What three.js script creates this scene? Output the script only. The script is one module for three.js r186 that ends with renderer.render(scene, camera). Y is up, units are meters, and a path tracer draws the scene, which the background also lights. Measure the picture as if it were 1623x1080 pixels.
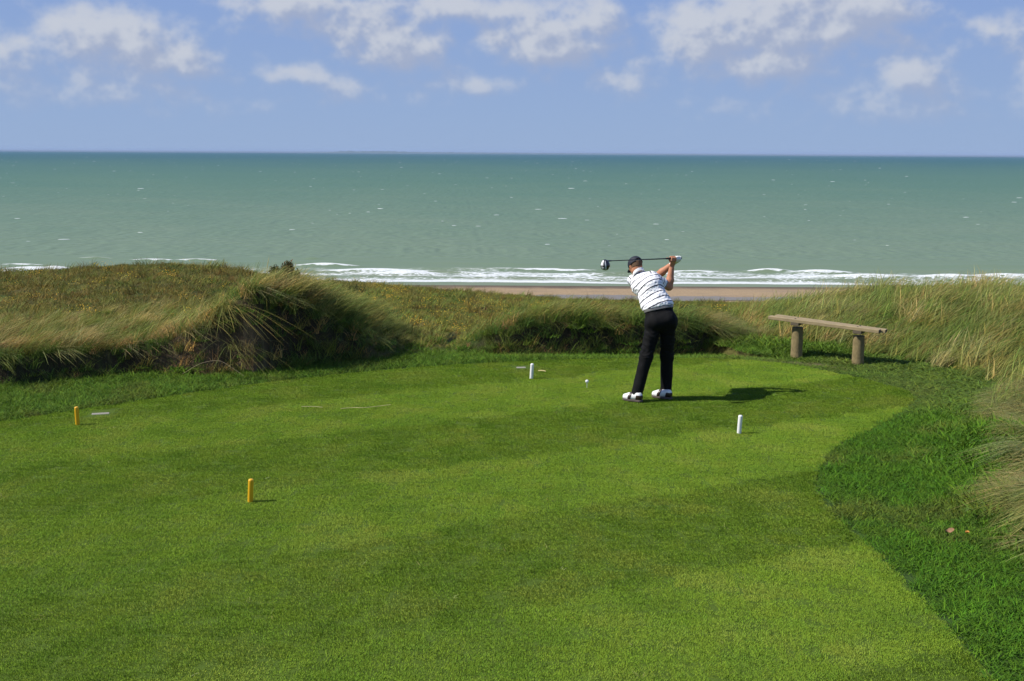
import * as THREE from 'three';
import { mergeGeometries, toCreasedNormals } from 'three/addons/utils/BufferGeometryUtils.js';
import { RoundedBoxGeometry } from 'three/addons/geometries/RoundedBoxGeometry.js';
import { createNoise2D, createNoise3D } from 'simplex-noise';

// ---------------------------------------------------------------- camera, sky, sun, exposure
const scene = new THREE.Scene();
const FOCAL = 1800, PITCH = 9.372, ROLL = 0.3177, EYE = 2.95;      // focal length in pixels of a 1623 x 1080 frame
const camera = new THREE.PerspectiveCamera(2 * Math.atan(540 / FOCAL) * 180 / Math.PI, 1623 / 1080, 0.1, 60000);
camera.position.set(0, EYE, 0);
camera.rotation.order = 'YXZ';
camera.rotation.set(-PITCH * Math.PI / 180, 0, ROLL * Math.PI / 180);
const renderer = new THREE.WebGLRenderer({ antialias: true });
renderer.toneMapping = THREE.LinearToneMapping;
renderer.toneMappingExposure = 1.48;
renderer.shadowMap.enabled = true;

const SUN = new THREE.Vector3(-0.70, 0.71, 0.09).normalize();
const sun = new THREE.DirectionalLight(new THREE.Color(1, 0.955, 0.87), 4.0);
sun.name = 'sun';
sun.position.copy(SUN).multiplyScalar(60).add(new THREE.Vector3(0, 0, -14));
sun.target.position.set(0, 0, -14);
sun.castShadow = true;
sun.shadow.mapSize.set(4096, 4096);
Object.assign(sun.shadow.camera, { left: -30, right: 30, top: 30, bottom: -30, near: 1, far: 140 });
scene.add(sun, sun.target);

// ---------------------------------------------------------------- small helpers
function rngOf(seed) {
  let a = seed >>> 0;
  return () => { a = (a + 0x6d2b79f5) | 0; let t = Math.imul(a ^ (a >>> 15), 1 | a); t = (t + Math.imul(t ^ (t >>> 7), 61 | t)) ^ t; return ((t ^ (t >>> 14)) >>> 0) / 4294967296; };
}
const rnd = rngOf(11);
const n2 = createNoise2D(rngOf(3)), n3 = createNoise3D(rngOf(4));
const clamp = (x, a = 0, b = 1) => Math.min(b, Math.max(a, x));
const sstep = (a, b, x) => { const t = clamp((x - a) / (b - a)); return t * t * (3 - 2 * t); };
const mix = (a, b, t) => a + (b - a) * t;
const mix3 = (a, b, t) => [mix(a[0], b[0], t), mix(a[1], b[1], t), mix(a[2], b[2], t)];
const fbm2 = (x, y, o = 4) => { let s = 0, a = 0.5, f = 1; for (let i = 0; i < o; i++, a *= 0.5, f *= 2.03) s += a * n2(x * f + i * 7.1, y * f - i * 3.7); return s; };
function table(pts, x) {                                            // monotone piecewise curve, smoothed between knots
  if (x <= pts[0][0]) return pts[0][1];
  for (let i = 1; i < pts.length; i++) if (x <= pts[i][0]) {
    const t = (x - pts[i - 1][0]) / (pts[i][0] - pts[i - 1][0]);
    return mix(pts[i - 1][1], pts[i][1], t * t * (3 - 2 * t) * 0.6 + t * 0.4);
  }
  return pts[pts.length - 1][1];
}
const D2R = Math.PI / 180;
function structure(o, name, label, category) { o.name = name; o.userData = { kind: 'structure', label, category }; o.castShadow = o.receiveShadow = true; scene.add(o); return o; }
const counts = {};
function numbered(name) { const n = counts[name] = (counts[name] ?? -1) + 1; return n ? name + '_' + String(n).padStart(3, '0') : name; }
function thing(o, name, label, category, group) {
  o.name = numbered(name); o.userData = { label, category };
  if (group) o.userData.group = group;
  o.traverse((c) => { c.castShadow = c.receiveShadow = true; });
  scene.add(o); return o;
}
function part(name, geometry, material, parent) { const m = new THREE.Mesh(geometry, material); m.name = name; m.castShadow = m.receiveShadow = true; parent.add(m); return m; }
const lin = (r, g, b) => new THREE.Color().setRGB(r, g, b);
const std = (color, roughness = 0.8, more = {}) => new THREE.MeshPhysicalMaterial({ color, roughness, side: THREE.DoubleSide, ...more });

// ---------------------------------------------------------------- sky: air and clouds, one computed panorama
{
  const W = 4096, H = 2048, data = new Float32Array(W * H * 4);
  const air = (el) => {                                             // el in degrees
    const k = [[0, [0.315, 0.43, 0.655]], [2, [0.295, 0.415, 0.66]], [5, [0.268, 0.388, 0.662]], [8, [0.236, 0.357, 0.668]], [15, [0.15, 0.265, 0.62]], [40, [0.085, 0.175, 0.47]], [90, [0.055, 0.125, 0.37]]];
    for (let i = 1; i < k.length; i++) if (el <= k[i][0]) return mix3(k[i - 1][1], k[i][1], (el - k[i - 1][0]) / (k[i][0] - k[i - 1][0]));
    return k[k.length - 1][1];
  };
  // banks of cumulus in degrees: azimuth from straight ahead, elevation, half-width, half-height, density
  const P = (x, y, rx, ry, dens) => [Math.atan((x - 811) / FOCAL) / D2R, (Math.atan((540 - y) / FOCAL) / D2R - PITCH) - 0.28, rx * 1.0 / FOCAL / D2R, ry * 1.04 / FOCAL / D2R, dens];
  const banks = [P(20, 92, 62, 36, 0.8), P(140, 50, 62, 36, 0.85), P(215, 72, 85, 46, 1), P(305, 96, 52, 30, 1), P(180, 135, 120, 28, 0.45), P(480, 4, 125, 40, 1), P(545, 40, 60, 24, 0.6),
    P(632, 66, 92, 42, 1.05), P(470, 112, 80, 20, 0.75), P(548, 134, 40, 20, 0.65), P(740, 4, 150, 24, 0.9), P(785, 50, 34, 30, 0.7), P(872, 58, 74, 48, 1.15), P(942, 20, 44, 36, 1.05),
    P(1085, 48, 62, 46, 1.1), P(1245, 25, 150, 62, 1.25), P(1345, 10, 80, 36, 1.0), P(1195, 98, 92, 24, 1.1), P(990, 120, 50, 32, 0.75), P(760, 128, 75, 18, 0.75), P(1425, 112, 58, 36, 0.95),
    P(1395, 158, 130, 34, 0.5), P(1565, 50, 70, 26, 0.7), P(1620, 128, 36, 42, 0.85), P(1130, 165, 130, 30, 0.42), P(300, 165, 170, 26, 0.4), P(1480, 170, 120, 24, 0.36), P(640, 150, 120, 20, 0.32), P(60, 150, 110, 24, 0.36)];
  const cr = rngOf(77);
  for (let i = 0; i < 190; i++) {                                   // the same weather all the way round
    let az = -180 + 360 * cr(); const el = 1.5 + 13 * Math.pow(cr(), 0.9);
    if (Math.abs(az) < 27 && el < 9) continue;
    banks.push([az, el, 1.2 + 3.2 * cr(), 0.5 + 1.1 * cr(), 0.5 + 0.6 * cr()]);
  }
  const LOW = Math.round(17 / 180 * H), row0 = H / 2, dens = new Float32Array(W * LOW);
  const env = new Float32Array(W * LOW);
  for (const [az, el, rx, ry, dn] of banks) {                       // envelope of each bank, in its own window
    const wpx = Math.ceil(rx * 1.9 / 360 * W), c0 = Math.round((az - 90 + 180) / 360 * W);
    for (let r = 0; r < LOW; r++) {
      const e = (r + 0.5) / H * 180, ey = (e - el) / ry, flat = ey < 0 ? 1.08 : 0.95;   // flatter bases
      if (Math.abs(ey) > 2.2) continue;
      for (let c = c0 - wpx; c <= c0 + wpx; c++) {
        const ex = ((c + 0.5) / W * 360 - 90 - az) / rx, d = ex * ex + ey * ey * flat * flat;
        if (d < 3.6) { const k = r * W + ((c % W) + W) % W; const v = dn * Math.exp(-d * 1.15); env[k] = 1 - (1 - Math.min(env[k], 0.999)) * (1 - Math.min(v, 0.96)); }
      }
    }
  }
  const S = 30;
  for (let r = 0; r < LOW; r++) {
    const e = (r + 0.5) / H * 180;
    for (let c = 0; c < W; c++) {
      const k = r * W + c; if (env[k] < 0.03) { dens[k] = -1; continue; }
      const a = (c + 0.5) / W * 2 * Math.PI, x = Math.cos(a), z = Math.sin(a), y = e * D2R * 1.35;
      let s = 0, am = 1, f = S;
      for (let i = 0; i < 6; i++, am *= 0.54, f *= 2.07) { const n = n3(x * f, y * f + i * 5, z * f); s += am * (i < 2 ? n : 1 - 2 * Math.abs(n) * 1.05); }
      dens[k] = env[k] * 1.30 + s * 0.25 - 0.36;
    }
  }
  const at = (r, c) => dens[clamp(r, 0, LOW - 1) * W + ((c % W) + W) % W];
  for (let r = 0; r < H; r++) {
    const el = ((r + 0.5) / H - 0.5) * 180;
    const base = el > 0 ? air(el) : [0.12, 0.17, 0.2];
    for (let c = 0; c < W; c++) {
      const o = (r * W + c) * 4; let col = base;
      const lr = r - row0;
      if (lr >= 0 && lr < LOW) {
        const d = at(lr, c);
        if (d > -0.16) {
          const alpha = 0.80 * sstep(-0.14, 0.85, d) * (0.35 + 0.65 * sstep(0.5, 5, el));
          // lit from the sun's side (left and above), greyer inside and below
          const l = clamp(0.46 + 0.55 * (d - at(lr + 14, c - 11)) + 0.6 * (d - at(lr + 6, c - 6)) + 0.7 * (d - at(lr + 2, c - 3)) - 0.10 * Math.max(0, d - 0.5));
          const cc = mix3([0.375, 0.425, 0.575], [0.62, 0.64, 0.70], sstep(0.1, 1.05, l));
          col = mix3(base, cc, alpha);
        }
      } else if (el > 17 && el < 75) {                              // the same broken cloud overhead
        const a = (c + 0.5) / W * 2 * Math.PI, ky = 1 / Math.tan(el * D2R);
        if ((c & 3) === 0) { const q = fbm2(Math.cos(a) * ky * 1.6 + 9, Math.sin(a) * ky * 1.6, 4); col = mix3(base, [0.62, 0.64, 0.70], 0.75 * sstep(0.12, 0.4, q) * sstep(17, 22, el)); }
        else { col = [data[o - 4] / 0.685, data[o - 3] / 0.685, data[o - 2] / 0.67]; }
      }
      data[o] = col[0] * 0.685; data[o + 1] = col[1] * 0.685; data[o + 2] = col[2] * 0.67; data[o + 3] = 1;
    }
  }
  const sky = new THREE.DataTexture(data, W, H, THREE.RGBAFormat, THREE.FloatType);
  sky.mapping = THREE.EquirectangularReflectionMapping; sky.magFilter = THREE.LinearFilter; sky.needsUpdate = true;
  scene.background = sky; scene.environment = sky;
}

// ---------------------------------------------------------------- the lie of the land (x to the right, d away from the tee's near end, metres)
const tanDown = (py) => Math.tan(PITCH * D2R + Math.atan((py - 540) / FOCAL));
const SEA = -9.2;
const teeOutline = (() => {
  const k = [[-5.64, 12.21], [-5.03, 12.79], [-3.13, 14.49], [-1.41, 15.51], [0.08, 16.04], [1.74, 16.35], [3.12, 16.34], [3.95, 15.96], [4.42, 15.36], [4.92, 14.5], [5.02, 13.85], [4.66, 13.15], [3.92, 12.08], [3.28, 11.26], [2.92, 10.44], [2.74, 9.82],
    [2.70, 9.01], [2.75, 8.26], [2.76, 7.49], [2.78, 6.9], [2.77, 6.06], [2.7, 3.5], [2.4, 0.6], [1.2, -0.4], [-4, -0.6], [-8.4, 0.2], [-10.2, 2.2], [-10.6, 5.5], [-9.8, 8.2], [-7.7, 10.3]].map(([x, d]) => new THREE.Vector3(x, 0, d));
  return new THREE.CatmullRomCurve3(k, true, 'centripetal').getSpacedPoints(220).slice(0, -1).map((p) => [p.x, p.z]);
})();
function polyDist(poly, x, d, closed = true) {                      // positive inside
  let best = 1e9, inside = false;
  for (let i = 0, j = poly.length - 1; i < poly.length; j = i++) {
    const [x0, d0] = poly[j], [x1, d1] = poly[i];
    if (!closed && i === 0) continue;
    const ux = x1 - x0, ud = d1 - d0, t = clamp(((x - x0) * ux + (d - d0) * ud) / (ux * ux + ud * ud)), ex = x - x0 - ux * t, ed = d - d0 - ud * t;
    best = Math.min(best, ex * ex + ed * ed);
    if (closed && (d0 > d) !== (d1 > d) && x < x0 + (d - d0) / ud * ux) inside = !inside;
  }
  return Math.sqrt(best) * (inside || !closed ? 1 : -1);
}
const teeIn = (x, d) => (x < -11 || x > 5.4 || d < -1 || d > 16.8 ? -Math.max(0.3, -11 - x, x - 5.4, -1 - d, d - 16.8) : polyDist(teeOutline, x, d));

const leftBase = [[-14, 11.2], [-9, 12.7], [-6.53, 14.05], [-5.86, 14.45], [-4.88, 14.95], [-3.9, 14.95], [-3.4, 15.05], [-2.92, 15.45], [-2.27, 15.95], [-1.41, 16.4], [-1, 16.8]];
const leftTop = [[-14, 0.42], [-9, 0.38], [-6.5, 0.36], [-5.3, 0.34], [-4.7, 0.42], [-4.2, 0.66], [-3.8, 0.96], [-3.5, 1.06], [-3.15, 0.96], [-2.7, 0.66], [-2.27, 0.42], [-1.9, 0.20], [-1.5, 0.03], [-1.2, 0]];
const midBase = [[-1.2, 16.9], [-0.11, 16.95], [1.84, 17.25], [3.57, 17.95], [4.2, 18.4]];
const midTop = [[-1.1, 0], [-0.85, 0.10], [-0.45, 0.30], [0.1, 0.50], [0.8, 0.56], [1.5, 0.52], [2.1, 0.54], [2.9, 0.50], [3.4, 0.36], [3.75, 0.14], [4.0, 0]];
const rightEdge = [[3.9, 18.6], [4.2, 17.5], [4.9, 16.75], [5.6, 16.0], [6.0, 15.1], [6.0, 14.0], [5.45, 12.6], [5.08, 11.5], [4.52, 10.1], [4.0, 8.9], [3.96, 8.1], [4.2, 7.3], [4.5, 5], [4.6, 1], [4.6, -8]];
const rightPoly = [...rightEdge, [40, -8], [40, 40], [6, 40], [4.2, 22]];
const rightIn = (x, d) => polyDist(rightPoly, x, d);
const crest = [[-500, 250], [-200, 446], [0, 440], [80, 436], [170, 428], [270, 424], [350, 429], [420, 440], [500, 450], [560, 451], [640, 458], [720, 464], [800, 470], [900, 477], [1000, 479], [1160, 481], [1400, 484], [1623, 484], [2200, 480]].slice(1);
function land(x, d) {
  // behind the tee the links slope gently to a brow, then drop to the beach
  const dd = Math.max(d, 8), a = x / dd, px = 811 + a * FOCAL * 0.985;
  const dr = mix(27, 41, sstep(-0.24, -0.04, a)), hc = EYE - dr * tanDown(table(crest, px) - (240 + px * 9 / 1623 - 245) * 0) ;
  const near = x < -1.5 ? 0.28 * sstep(-1.2, -3.5, x) : 0;
  let b;
  if (d < 16) b = near;
  else if (d < dr) { const t = (d - 16) / (dr - 16); b = mix(near, hc, t) + 0.12 * Math.sin(t * Math.PI) * fbm2(x * 0.13 + 3, d * 0.13, 2) - 0.16 * Math.sin(t * Math.PI) * sstep(-2, 1, x); }
  else { const t = (d - dr) / 15; b = mix(hc, -8.55, sstep(0, 1, t)); if (d > dr + 15) b = mix(-8.55, SEA, clamp((d - dr - 15) / (107 - dr - 15))); }
  if (d > 107) b = SEA - (d - 107) * 0.03;
  const far = sstep(dr - 4, dr + 6, d);
  if (d < 60) b += (0.07 * fbm2(x * 0.45, d * 0.45, 3) + 0.03 * n2(x * 1.7, d * 1.7)) * sstep(0.4, 2.5, -teeIn(x, d)) * (1 - far);
  let h = b;
  // the cut bank of the dune on the left
  const lb = table(leftBase, x), lt = table(leftTop, x);
  if (x < -1.1) {
    const wob = 0.10 * n2(x * 1.3, 4.2), q = d - lb - wob, w = mix(0.17, 0.30, sstep(-4, -2.8, x));
    if (q < w + 8) h = sstep(0, w, q) * mix(lt * (1 + 0.08 * n2(x * 2, d * 2)), b, sstep(0.7, mix(8, 5.2, sstep(-4, -3, x)), q - w * 0.5));
    if (q < 0) h = Math.min(0, b) * 0;
  } else if (d < 17) h = Math.min(b, 0.02) * sstep(16, 17, d);
  // the low bank behind the tee
  if (x > -1.3 && x < 4.4) {
    const q = d - table(midBase, x) - 0.08 * n2(x * 1.9, 1.1), mt = table(midTop, x);
    h = Math.max(h, h + mt * sstep(0, 0.2, q) * (1 - sstep(0.5, 2.8, q)));
  }
  // the dune on the right
  if (x > 2.5 && d < 60) {
    const r = rightIn(x, d);
    if (r > -0.8) {
      const up = mix(0.32, 0.46, sstep(5.2, 7.5, x)) * mix(0.75, 1, sstep(8, 15, d));
      const hum = d < 13 ? 0.22 * Math.exp(-(((x - 5.0) / 0.5) ** 2 + ((d - 10.9) / 0.8) ** 2)) + 0.22 * Math.exp(-(((x - 4.35) / 0.42) ** 2 + ((d - 8.8) / 0.6) ** 2)) : 0;
      const rise = hum + up * sstep(-0.7, 3.0, r) + 0.05 * fbm2(x * 0.9, d * 0.9, 2) * sstep(0, 1, r);
      h = mix(h, Math.max(h, 0) + rise, 1 - sstep(20, 26, d));
    }
  }
  return h;
}
// ---------------------------------------------------------------- textures
function noiseTexture(size, f, srgb = false, repeat = 1) {
  const a = new Uint8Array(size * size * 4);
  for (let y = 0; y < size; y++) for (let x = 0; x < size; x++) { const v = f(x / size, y / size), o = (y * size + x) * 4; for (let c = 0; c < 3; c++) a[o + c] = clamp(Array.isArray(v) ? v[c] : v) * 255; a[o + 3] = 255; }
  const t = new THREE.DataTexture(a, size, size); t.wrapS = t.wrapT = THREE.RepeatWrapping; t.magFilter = THREE.LinearFilter; if (srgb) t.colorSpace = THREE.SRGBColorSpace; t.repeat.set(repeat, repeat); t.needsUpdate = true; return t;
}
// tileable noise: points on two circles
const tile = (u, v, f, s = 0) => { const a = u * 2 * Math.PI, b = v * 2 * Math.PI, r = f / (2 * Math.PI); return 0.5 * (n3(Math.cos(a) * r + s, Math.sin(a) * r, Math.cos(b) * r + 3) + n3(Math.sin(b) * r - s, Math.cos(a) * r + 11, Math.sin(a) * r)); };
const grain = noiseTexture(512, (u, v) => 0.78 + 0.20 * tile(u, v, 90) + 0.14 * tile(u, v, 34, 5) + 0.10 * tile(u, v, 11, 9) + 0.12 * (rnd() - 0.5));

// ---------------------------------------------------------------- the ground: one sheet from behind the tee down to the sea bed
{
  const xs = [], ds = [];
  for (let x = -13; x <= 13.01; x += 0.1) xs.push(x);
  for (let i = 1, s = 0.2; i <= 44; i++, s *= 1.14) { xs.push(xs[xs.length - 1] + s); xs.unshift(xs[0] - s); }
  for (let d = -3; d <= 12; d += 0.3) ds.push(d);
  for (let d = 12.1; d <= 20; d += 0.08) ds.push(d);
  for (let d = 20.2; d <= 60; d += 0.3) ds.push(d);
  for (let d = 61; d <= 135; d += 1) ds.push(d);
  for (let i = 1, s = 0.5; i <= 34; i++, s *= 1.18) ds.unshift(ds[0] - s);
  const nx = xs.length, nd = ds.length, pos = new Float32Array(nx * nd * 3), col = new Float32Array(nx * nd * 3), uv = new Float32Array(nx * nd * 2), idx = [];
  const green = [0.045, 0.085, 0.018], soil = [0.045, 0.036, 0.022], moss = [0.120, 0.112, 0.032], rust = [0.10, 0.072, 0.03], sand = [0.42, 0.305, 0.185], wet = [0.15, 0.118, 0.09];
  for (let j = 0; j < nd; j++) for (let i = 0; i < nx; i++) {
    const x = xs[i], d = ds[j], k = j * nx + i, t = teeIn(x, d), h = land(x, d) - 0.012;
    pos.set([x, h, -d], k * 3); uv.set([x, d], k * 2);
    let c;
    if (d > 58) {
      const w = 0.6 * fbm2(x * 0.05, d * 0.2, 3) + 0.25 * n2(x * 0.4, d * 1.3);
      c = mix3(sand, wet, sstep(101.6, 104.2, d + 2.0 * w)); c = mix3(c, [0.33, 0.25, 0.17], 0.7 * sstep(0.1, 0.5, fbm2(x * 0.08 + 5, d * 0.5, 3)));
    } else {
      const m = fbm2(x * 0.35, d * 0.35, 3), q = fbm2(x * 0.9 + 30, d * 0.9, 3);
      c = mix3(moss, green, sstep(-0.1, 0.35, m)); c = mix3(c, rust, 0.8 * sstep(0.1, 0.4, q));
      const lawn = 1 - sstep(16.2, 17.6, d + (x < -1.4 ? (16.6 - table(leftBase, x)) : 0));
      c = mix3(c, green, lawn);
      const bare = Math.max(sstep(0.1, 0.35, land(x, d + 0.1) - land(x, d - 0.1)));
      c = mix3(c, soil, bare);
      const bench = Math.exp(-(((x - 4.35) / 0.55) ** 2 + ((d - 15.95 + (x - 4.35) * 0.7) / 0.22) ** 2)) + 0.7 * Math.exp(-(((x + 3.6) / 0.9) ** 2 + ((d - 14.95) / 0.18) ** 2)) + 0.6 * Math.exp(-(((x + 1.85) / 0.35) ** 2 + ((d - 16.15) / 0.14) ** 2));
      c = mix3(c, [0.30, 0.21, 0.125], clamp(bench * (0.8 + 0.9 * q)));
    }
    col.set(c, k * 3);
    if (i < nx - 1 && j < nd - 1) idx.push(k, k + 1, k + nx, k + 1, k + nx + 1, k + nx);
  }
  const g = new THREE.BufferGeometry();
  g.setAttribute('position', new THREE.BufferAttribute(pos, 3)); g.setAttribute('color', new THREE.BufferAttribute(col, 3)); g.setAttribute('uv', new THREE.BufferAttribute(uv, 2)); g.setIndex(idx); g.computeVertexNormals();
  const map = grain.clone(); map.repeat.set(0.55, 0.55);
  structure(new THREE.Mesh(g, std(0xffffff, 0.95, { vertexColors: true, map, bumpMap: map, bumpScale: 0.02, specularIntensity: 0.2 })), 'ground', 'links ground falling from the tee past the dunes to the sandy beach', 'ground');
}
// the close-mown tee
{
  const shape = new THREE.Shape(teeOutline.map(([x, d]) => new THREE.Vector2(x, d)));
  const g = new THREE.ShapeGeometry(shape);
  g.rotateX(-Math.PI / 2); g.translate(0, -0.004, 0);
  const p = g.attributes.position, uv = g.attributes.uv; for (let i = 0; i < p.count; i++) uv.setXY(i, p.getX(i), p.getZ(i));
  const map = grain.clone(); map.repeat.set(1.3, 1.3);
  structure(new THREE.Mesh(g, std(lin(0.085, 0.135, 0.018), 0.95, { map, specularIntensity: 0.2 })), 'tee_ground', 'closely mown green tee with light and dark mowing stripes', 'tee');
}
// shallow pool left by the tide
{
  const pts = []; for (let i = 0; i <= 120; i++) { const x = -14 + i * 0.75; pts.push([x, 96.6 + 0.8 * n2(x * 0.09, 2) + 0.35 * n2(x * 0.5, 7) - 2.4 * sstep(4, -14, x)]); }
  for (let i = 120; i >= 0; i--) { const x = -14 + i * 0.75; pts.push([x, 93.2 + 0.5 * n2(x * 0.12, 9)]); }
  const s = new THREE.Shape(pts.map(([x, d]) => new THREE.Vector2(x, d))), g = new THREE.ShapeGeometry(s); g.rotateX(-Math.PI / 2);
  const p = g.attributes.position; for (let i = 0; i < p.count; i++) p.setY(i, land(p.getX(i), -p.getZ(i)) + 0.02);
  g.computeVertexNormals();
  structure(new THREE.Mesh(g, std(lin(0.20, 0.175, 0.14), 0.45, { specularIntensity: 1, ior: 1.33 })), 'tide_pool', 'thin sheet of water left lying on the beach sand', 'water');
}
// ---------------------------------------------------------------- the sea
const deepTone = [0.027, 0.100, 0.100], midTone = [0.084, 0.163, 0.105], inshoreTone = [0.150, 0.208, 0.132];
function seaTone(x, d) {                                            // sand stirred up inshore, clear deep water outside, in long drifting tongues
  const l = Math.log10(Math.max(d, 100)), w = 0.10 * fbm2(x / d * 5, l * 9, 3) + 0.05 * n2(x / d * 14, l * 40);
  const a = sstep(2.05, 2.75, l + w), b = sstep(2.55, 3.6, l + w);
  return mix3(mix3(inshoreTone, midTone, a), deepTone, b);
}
const chop = noiseTexture(2048, (u, v) => 0.5 + 0.14 * tile(u, v, 38, 2) + 0.14 * tile(u, v, 90, 7) + 0.10 * tile(u, v, 220, 1));
{
  const g = new THREE.BufferGeometry(), pos = [], col = [], uv = [], idx = []; const rows = 150, cols = 120;
  for (let j = 0; j <= rows; j++) for (let i = 0; i <= cols; i++) {
    const d = 132 * Math.pow(13200 / 132, j / rows), x = (i / cols * 2 - 1) * (d * 1.9 + 200);
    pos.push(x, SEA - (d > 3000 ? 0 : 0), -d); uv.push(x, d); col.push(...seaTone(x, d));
    if (i < cols && j < rows) { const k = j * (cols + 1) + i; idx.push(k, k + 1, k + cols + 1, k + 1, k + cols + 2, k + cols + 1); }
  }
  g.setAttribute('position', new THREE.Float32BufferAttribute(pos, 3)); g.setAttribute('color', new THREE.Float32BufferAttribute(col, 3)); g.setAttribute('uv', new THREE.Float32BufferAttribute(uv, 2)); g.setIndex(idx); g.computeVertexNormals();
  const bump = chop.clone(); bump.repeat.set(1 / 340, 1 / 115); bump.rotation = 0.05;
  structure(new THREE.Mesh(g, std(0xffffff, 0.42, { vertexColors: true, bumpMap: bump, bumpScale: 0.8, specularIntensity: 0.18, ior: 1.33 })), 'sea', 'open green sea running out to the horizon', 'sea');
}
{                                                                   // the surf: waves running in, their crests and the foam they leave
  const X0 = -120, X1 = 120, Da = 103, Db = 132.2, nx = 800, nd = 190, TW = 2048, TH = 1024;
  const crests = (x, d) => {                                        // height of the waves
    const bend = 1.3 * n2(x * 0.02, 3) + 0.5 * n2(x * 0.07, 8);
    let h = 0;
    for (const [c, amp, w, s] of [[111.0, 0.26, 0.9, 1], [115.2, 0.34, 1.0, 2], [119.6, 0.26, 1.2, 3], [125.5, 0.2, 1.6, 4]]) { const q = (d - c - bend - 0.8 * n2(x * 0.03, s * 9)) / w; h += amp * Math.exp(-q * q) * (0.55 + 0.5 * n2(x * 0.055, s * 5)); }
    return h * sstep(107, 110, d) * sstep(132, 129, d);
  };
  // breakers that stand white in the photograph: x, d, half-length, half-depth
  const U = (px, py) => { const d = (EYE - SEA) / tanDown(py - px * 9 / 1623 + 4.5); return [(px - 811) / FOCAL * d * 0.99, d]; };
  const white = [[40, 429, 55, 1.8], [75, 428, 30, 1.2], [20, 421, 40, .9], [140, 410, 30, .6], [235, 413, 40, .9], [305, 413, 40, .8], [510, 423, 52, 1.6], [490, 411, 16, .5], [590, 432, 90, 2.0], [640, 436, 60, 2.2], [880, 430, 60, 1.0], [1305, 434, 55, 1.8], [1225, 432, 40, 1.2], [1515, 441, 60, 1.6], [1600, 440, 60, 1.2], [1380, 441, 90, 1.2], [1100, 432, 50, .9]].map(([px, py, l, w]) => [...U(px, py), l / FOCAL * 116, w * 0.42]);
  const foamAt = (x, d) => {
    const wob = 0.9 * n2(x * 0.045, 1.5) + 0.35 * n2(x * 0.22, 5) + 0.12 * n2(x * 0.9, 2);
    const lace = 1 - Math.abs(n2(x * 0.55, d * 1.1)) * 1.5, lace2 = 1 - Math.abs(n2(x * 1.5 + 4, d * 2.6)) * 1.6, big = fbm2(x * 0.06 + 2, d * 0.16, 3);
    let f = sstep(107.2, 107.5, d + wob * 0.5) * (1 - sstep(108.3, 109.8, d + wob));                       // the last run-up
    const zone = sstep(106.8, 108, d) * (1 - sstep(113.0 + 3.6 * big, 119 + 5 * big, d + wob));
    f = Math.max(f, zone * sstep(0.58, 1.08, 0.55 * lace + 0.4 * lace2 + 0.9 * big + 0.3 * zone));
    const d1 = (d - 112.6 - 1.2 * wob) / 0.55; f = Math.max(f, Math.exp(-d1 * d1) * sstep(-0.15, 0.35, n2(x * 0.06, 21)) * sstep(0.1, 0.7, lace * 0.6 + 0.5));
    for (const [cx, cd, l, w] of white) { const ex = (x - cx) / l, ed = (d - cd - 0.25 * n2(x * 0.5, cd)) / w, e = ex * ex + ed * ed; if (e < 1.6) f = Math.max(f, sstep(1.3, 0.6, e + 0.35 * n2(x * 1.2, d * 2.4))); }
    return clamp(f * (0.72 + 0.28 * lace2)) * sstep(131, 126, d);
  };
  const a = new Uint8Array(TW * TH * 4), toS = (v) => 255 * (v <= 0.0031308 ? 12.92 * v : 1.055 * Math.pow(v, 1 / 2.4) - 0.055);
  for (let j = 0; j < TH; j++) for (let i = 0; i < TW; i++) {
    const x = mix(X0, X1, (i + 0.5) / TW), d = mix(Da, Db, (j + 0.5) / TH), o = (j * TW + i) * 4, f = foamAt(x, d);
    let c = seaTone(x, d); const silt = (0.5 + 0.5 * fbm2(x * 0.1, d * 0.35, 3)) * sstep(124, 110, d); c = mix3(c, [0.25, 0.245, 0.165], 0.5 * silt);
    c = mix3(c, [0.78, 0.80, 0.80], f);
    for (let q = 0; q < 3; q++) a[o + q] = clamp(toS(c[q]), 0, 255); a[o + 3] = 255;
  }
  const map = new THREE.DataTexture(a, TW, TH); map.colorSpace = THREE.SRGBColorSpace; map.magFilter = THREE.LinearFilter; map.needsUpdate = true;
  const pos = [], uv = [], idx = [];
  for (let j = 0; j <= nd; j++) for (let i = 0; i <= nx; i++) {
    const x = mix(X0, X1, i / nx), d = mix(Da, Db, j / nd);
    let y = crests(x, d); for (const [cx, cd, l, w] of white) { const ex = (x - cx) / l, ed = (d - cd) / (w * 1.3), e = ex * ex + ed * ed; if (e < 4) y = Math.max(y, 0.42 * Math.exp(-e) * (w > 0.45 ? 1 : 0.5)); }
    pos.push(x, SEA + 0.015 + y, -d); uv.push(i / nx, j / nd);
    if (i < nx && j < nd) { const k = j * (nx + 1) + i; idx.push(k, k + 1, k + nx + 1, k + 1, k + nx + 2, k + nx + 1); }
  }
  const g = new THREE.BufferGeometry(); g.setAttribute('position', new THREE.Float32BufferAttribute(pos, 3)); g.setAttribute('uv', new THREE.Float32BufferAttribute(uv, 2)); g.setIndex(idx); g.computeVertexNormals();
  structure(new THREE.Mesh(g, std(0xffffff, 0.5, { map, specularIntensity: 0.3, ior: 1.33 })), 'surf', 'white foaming surf breaking on the beach', 'sea');
}
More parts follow.
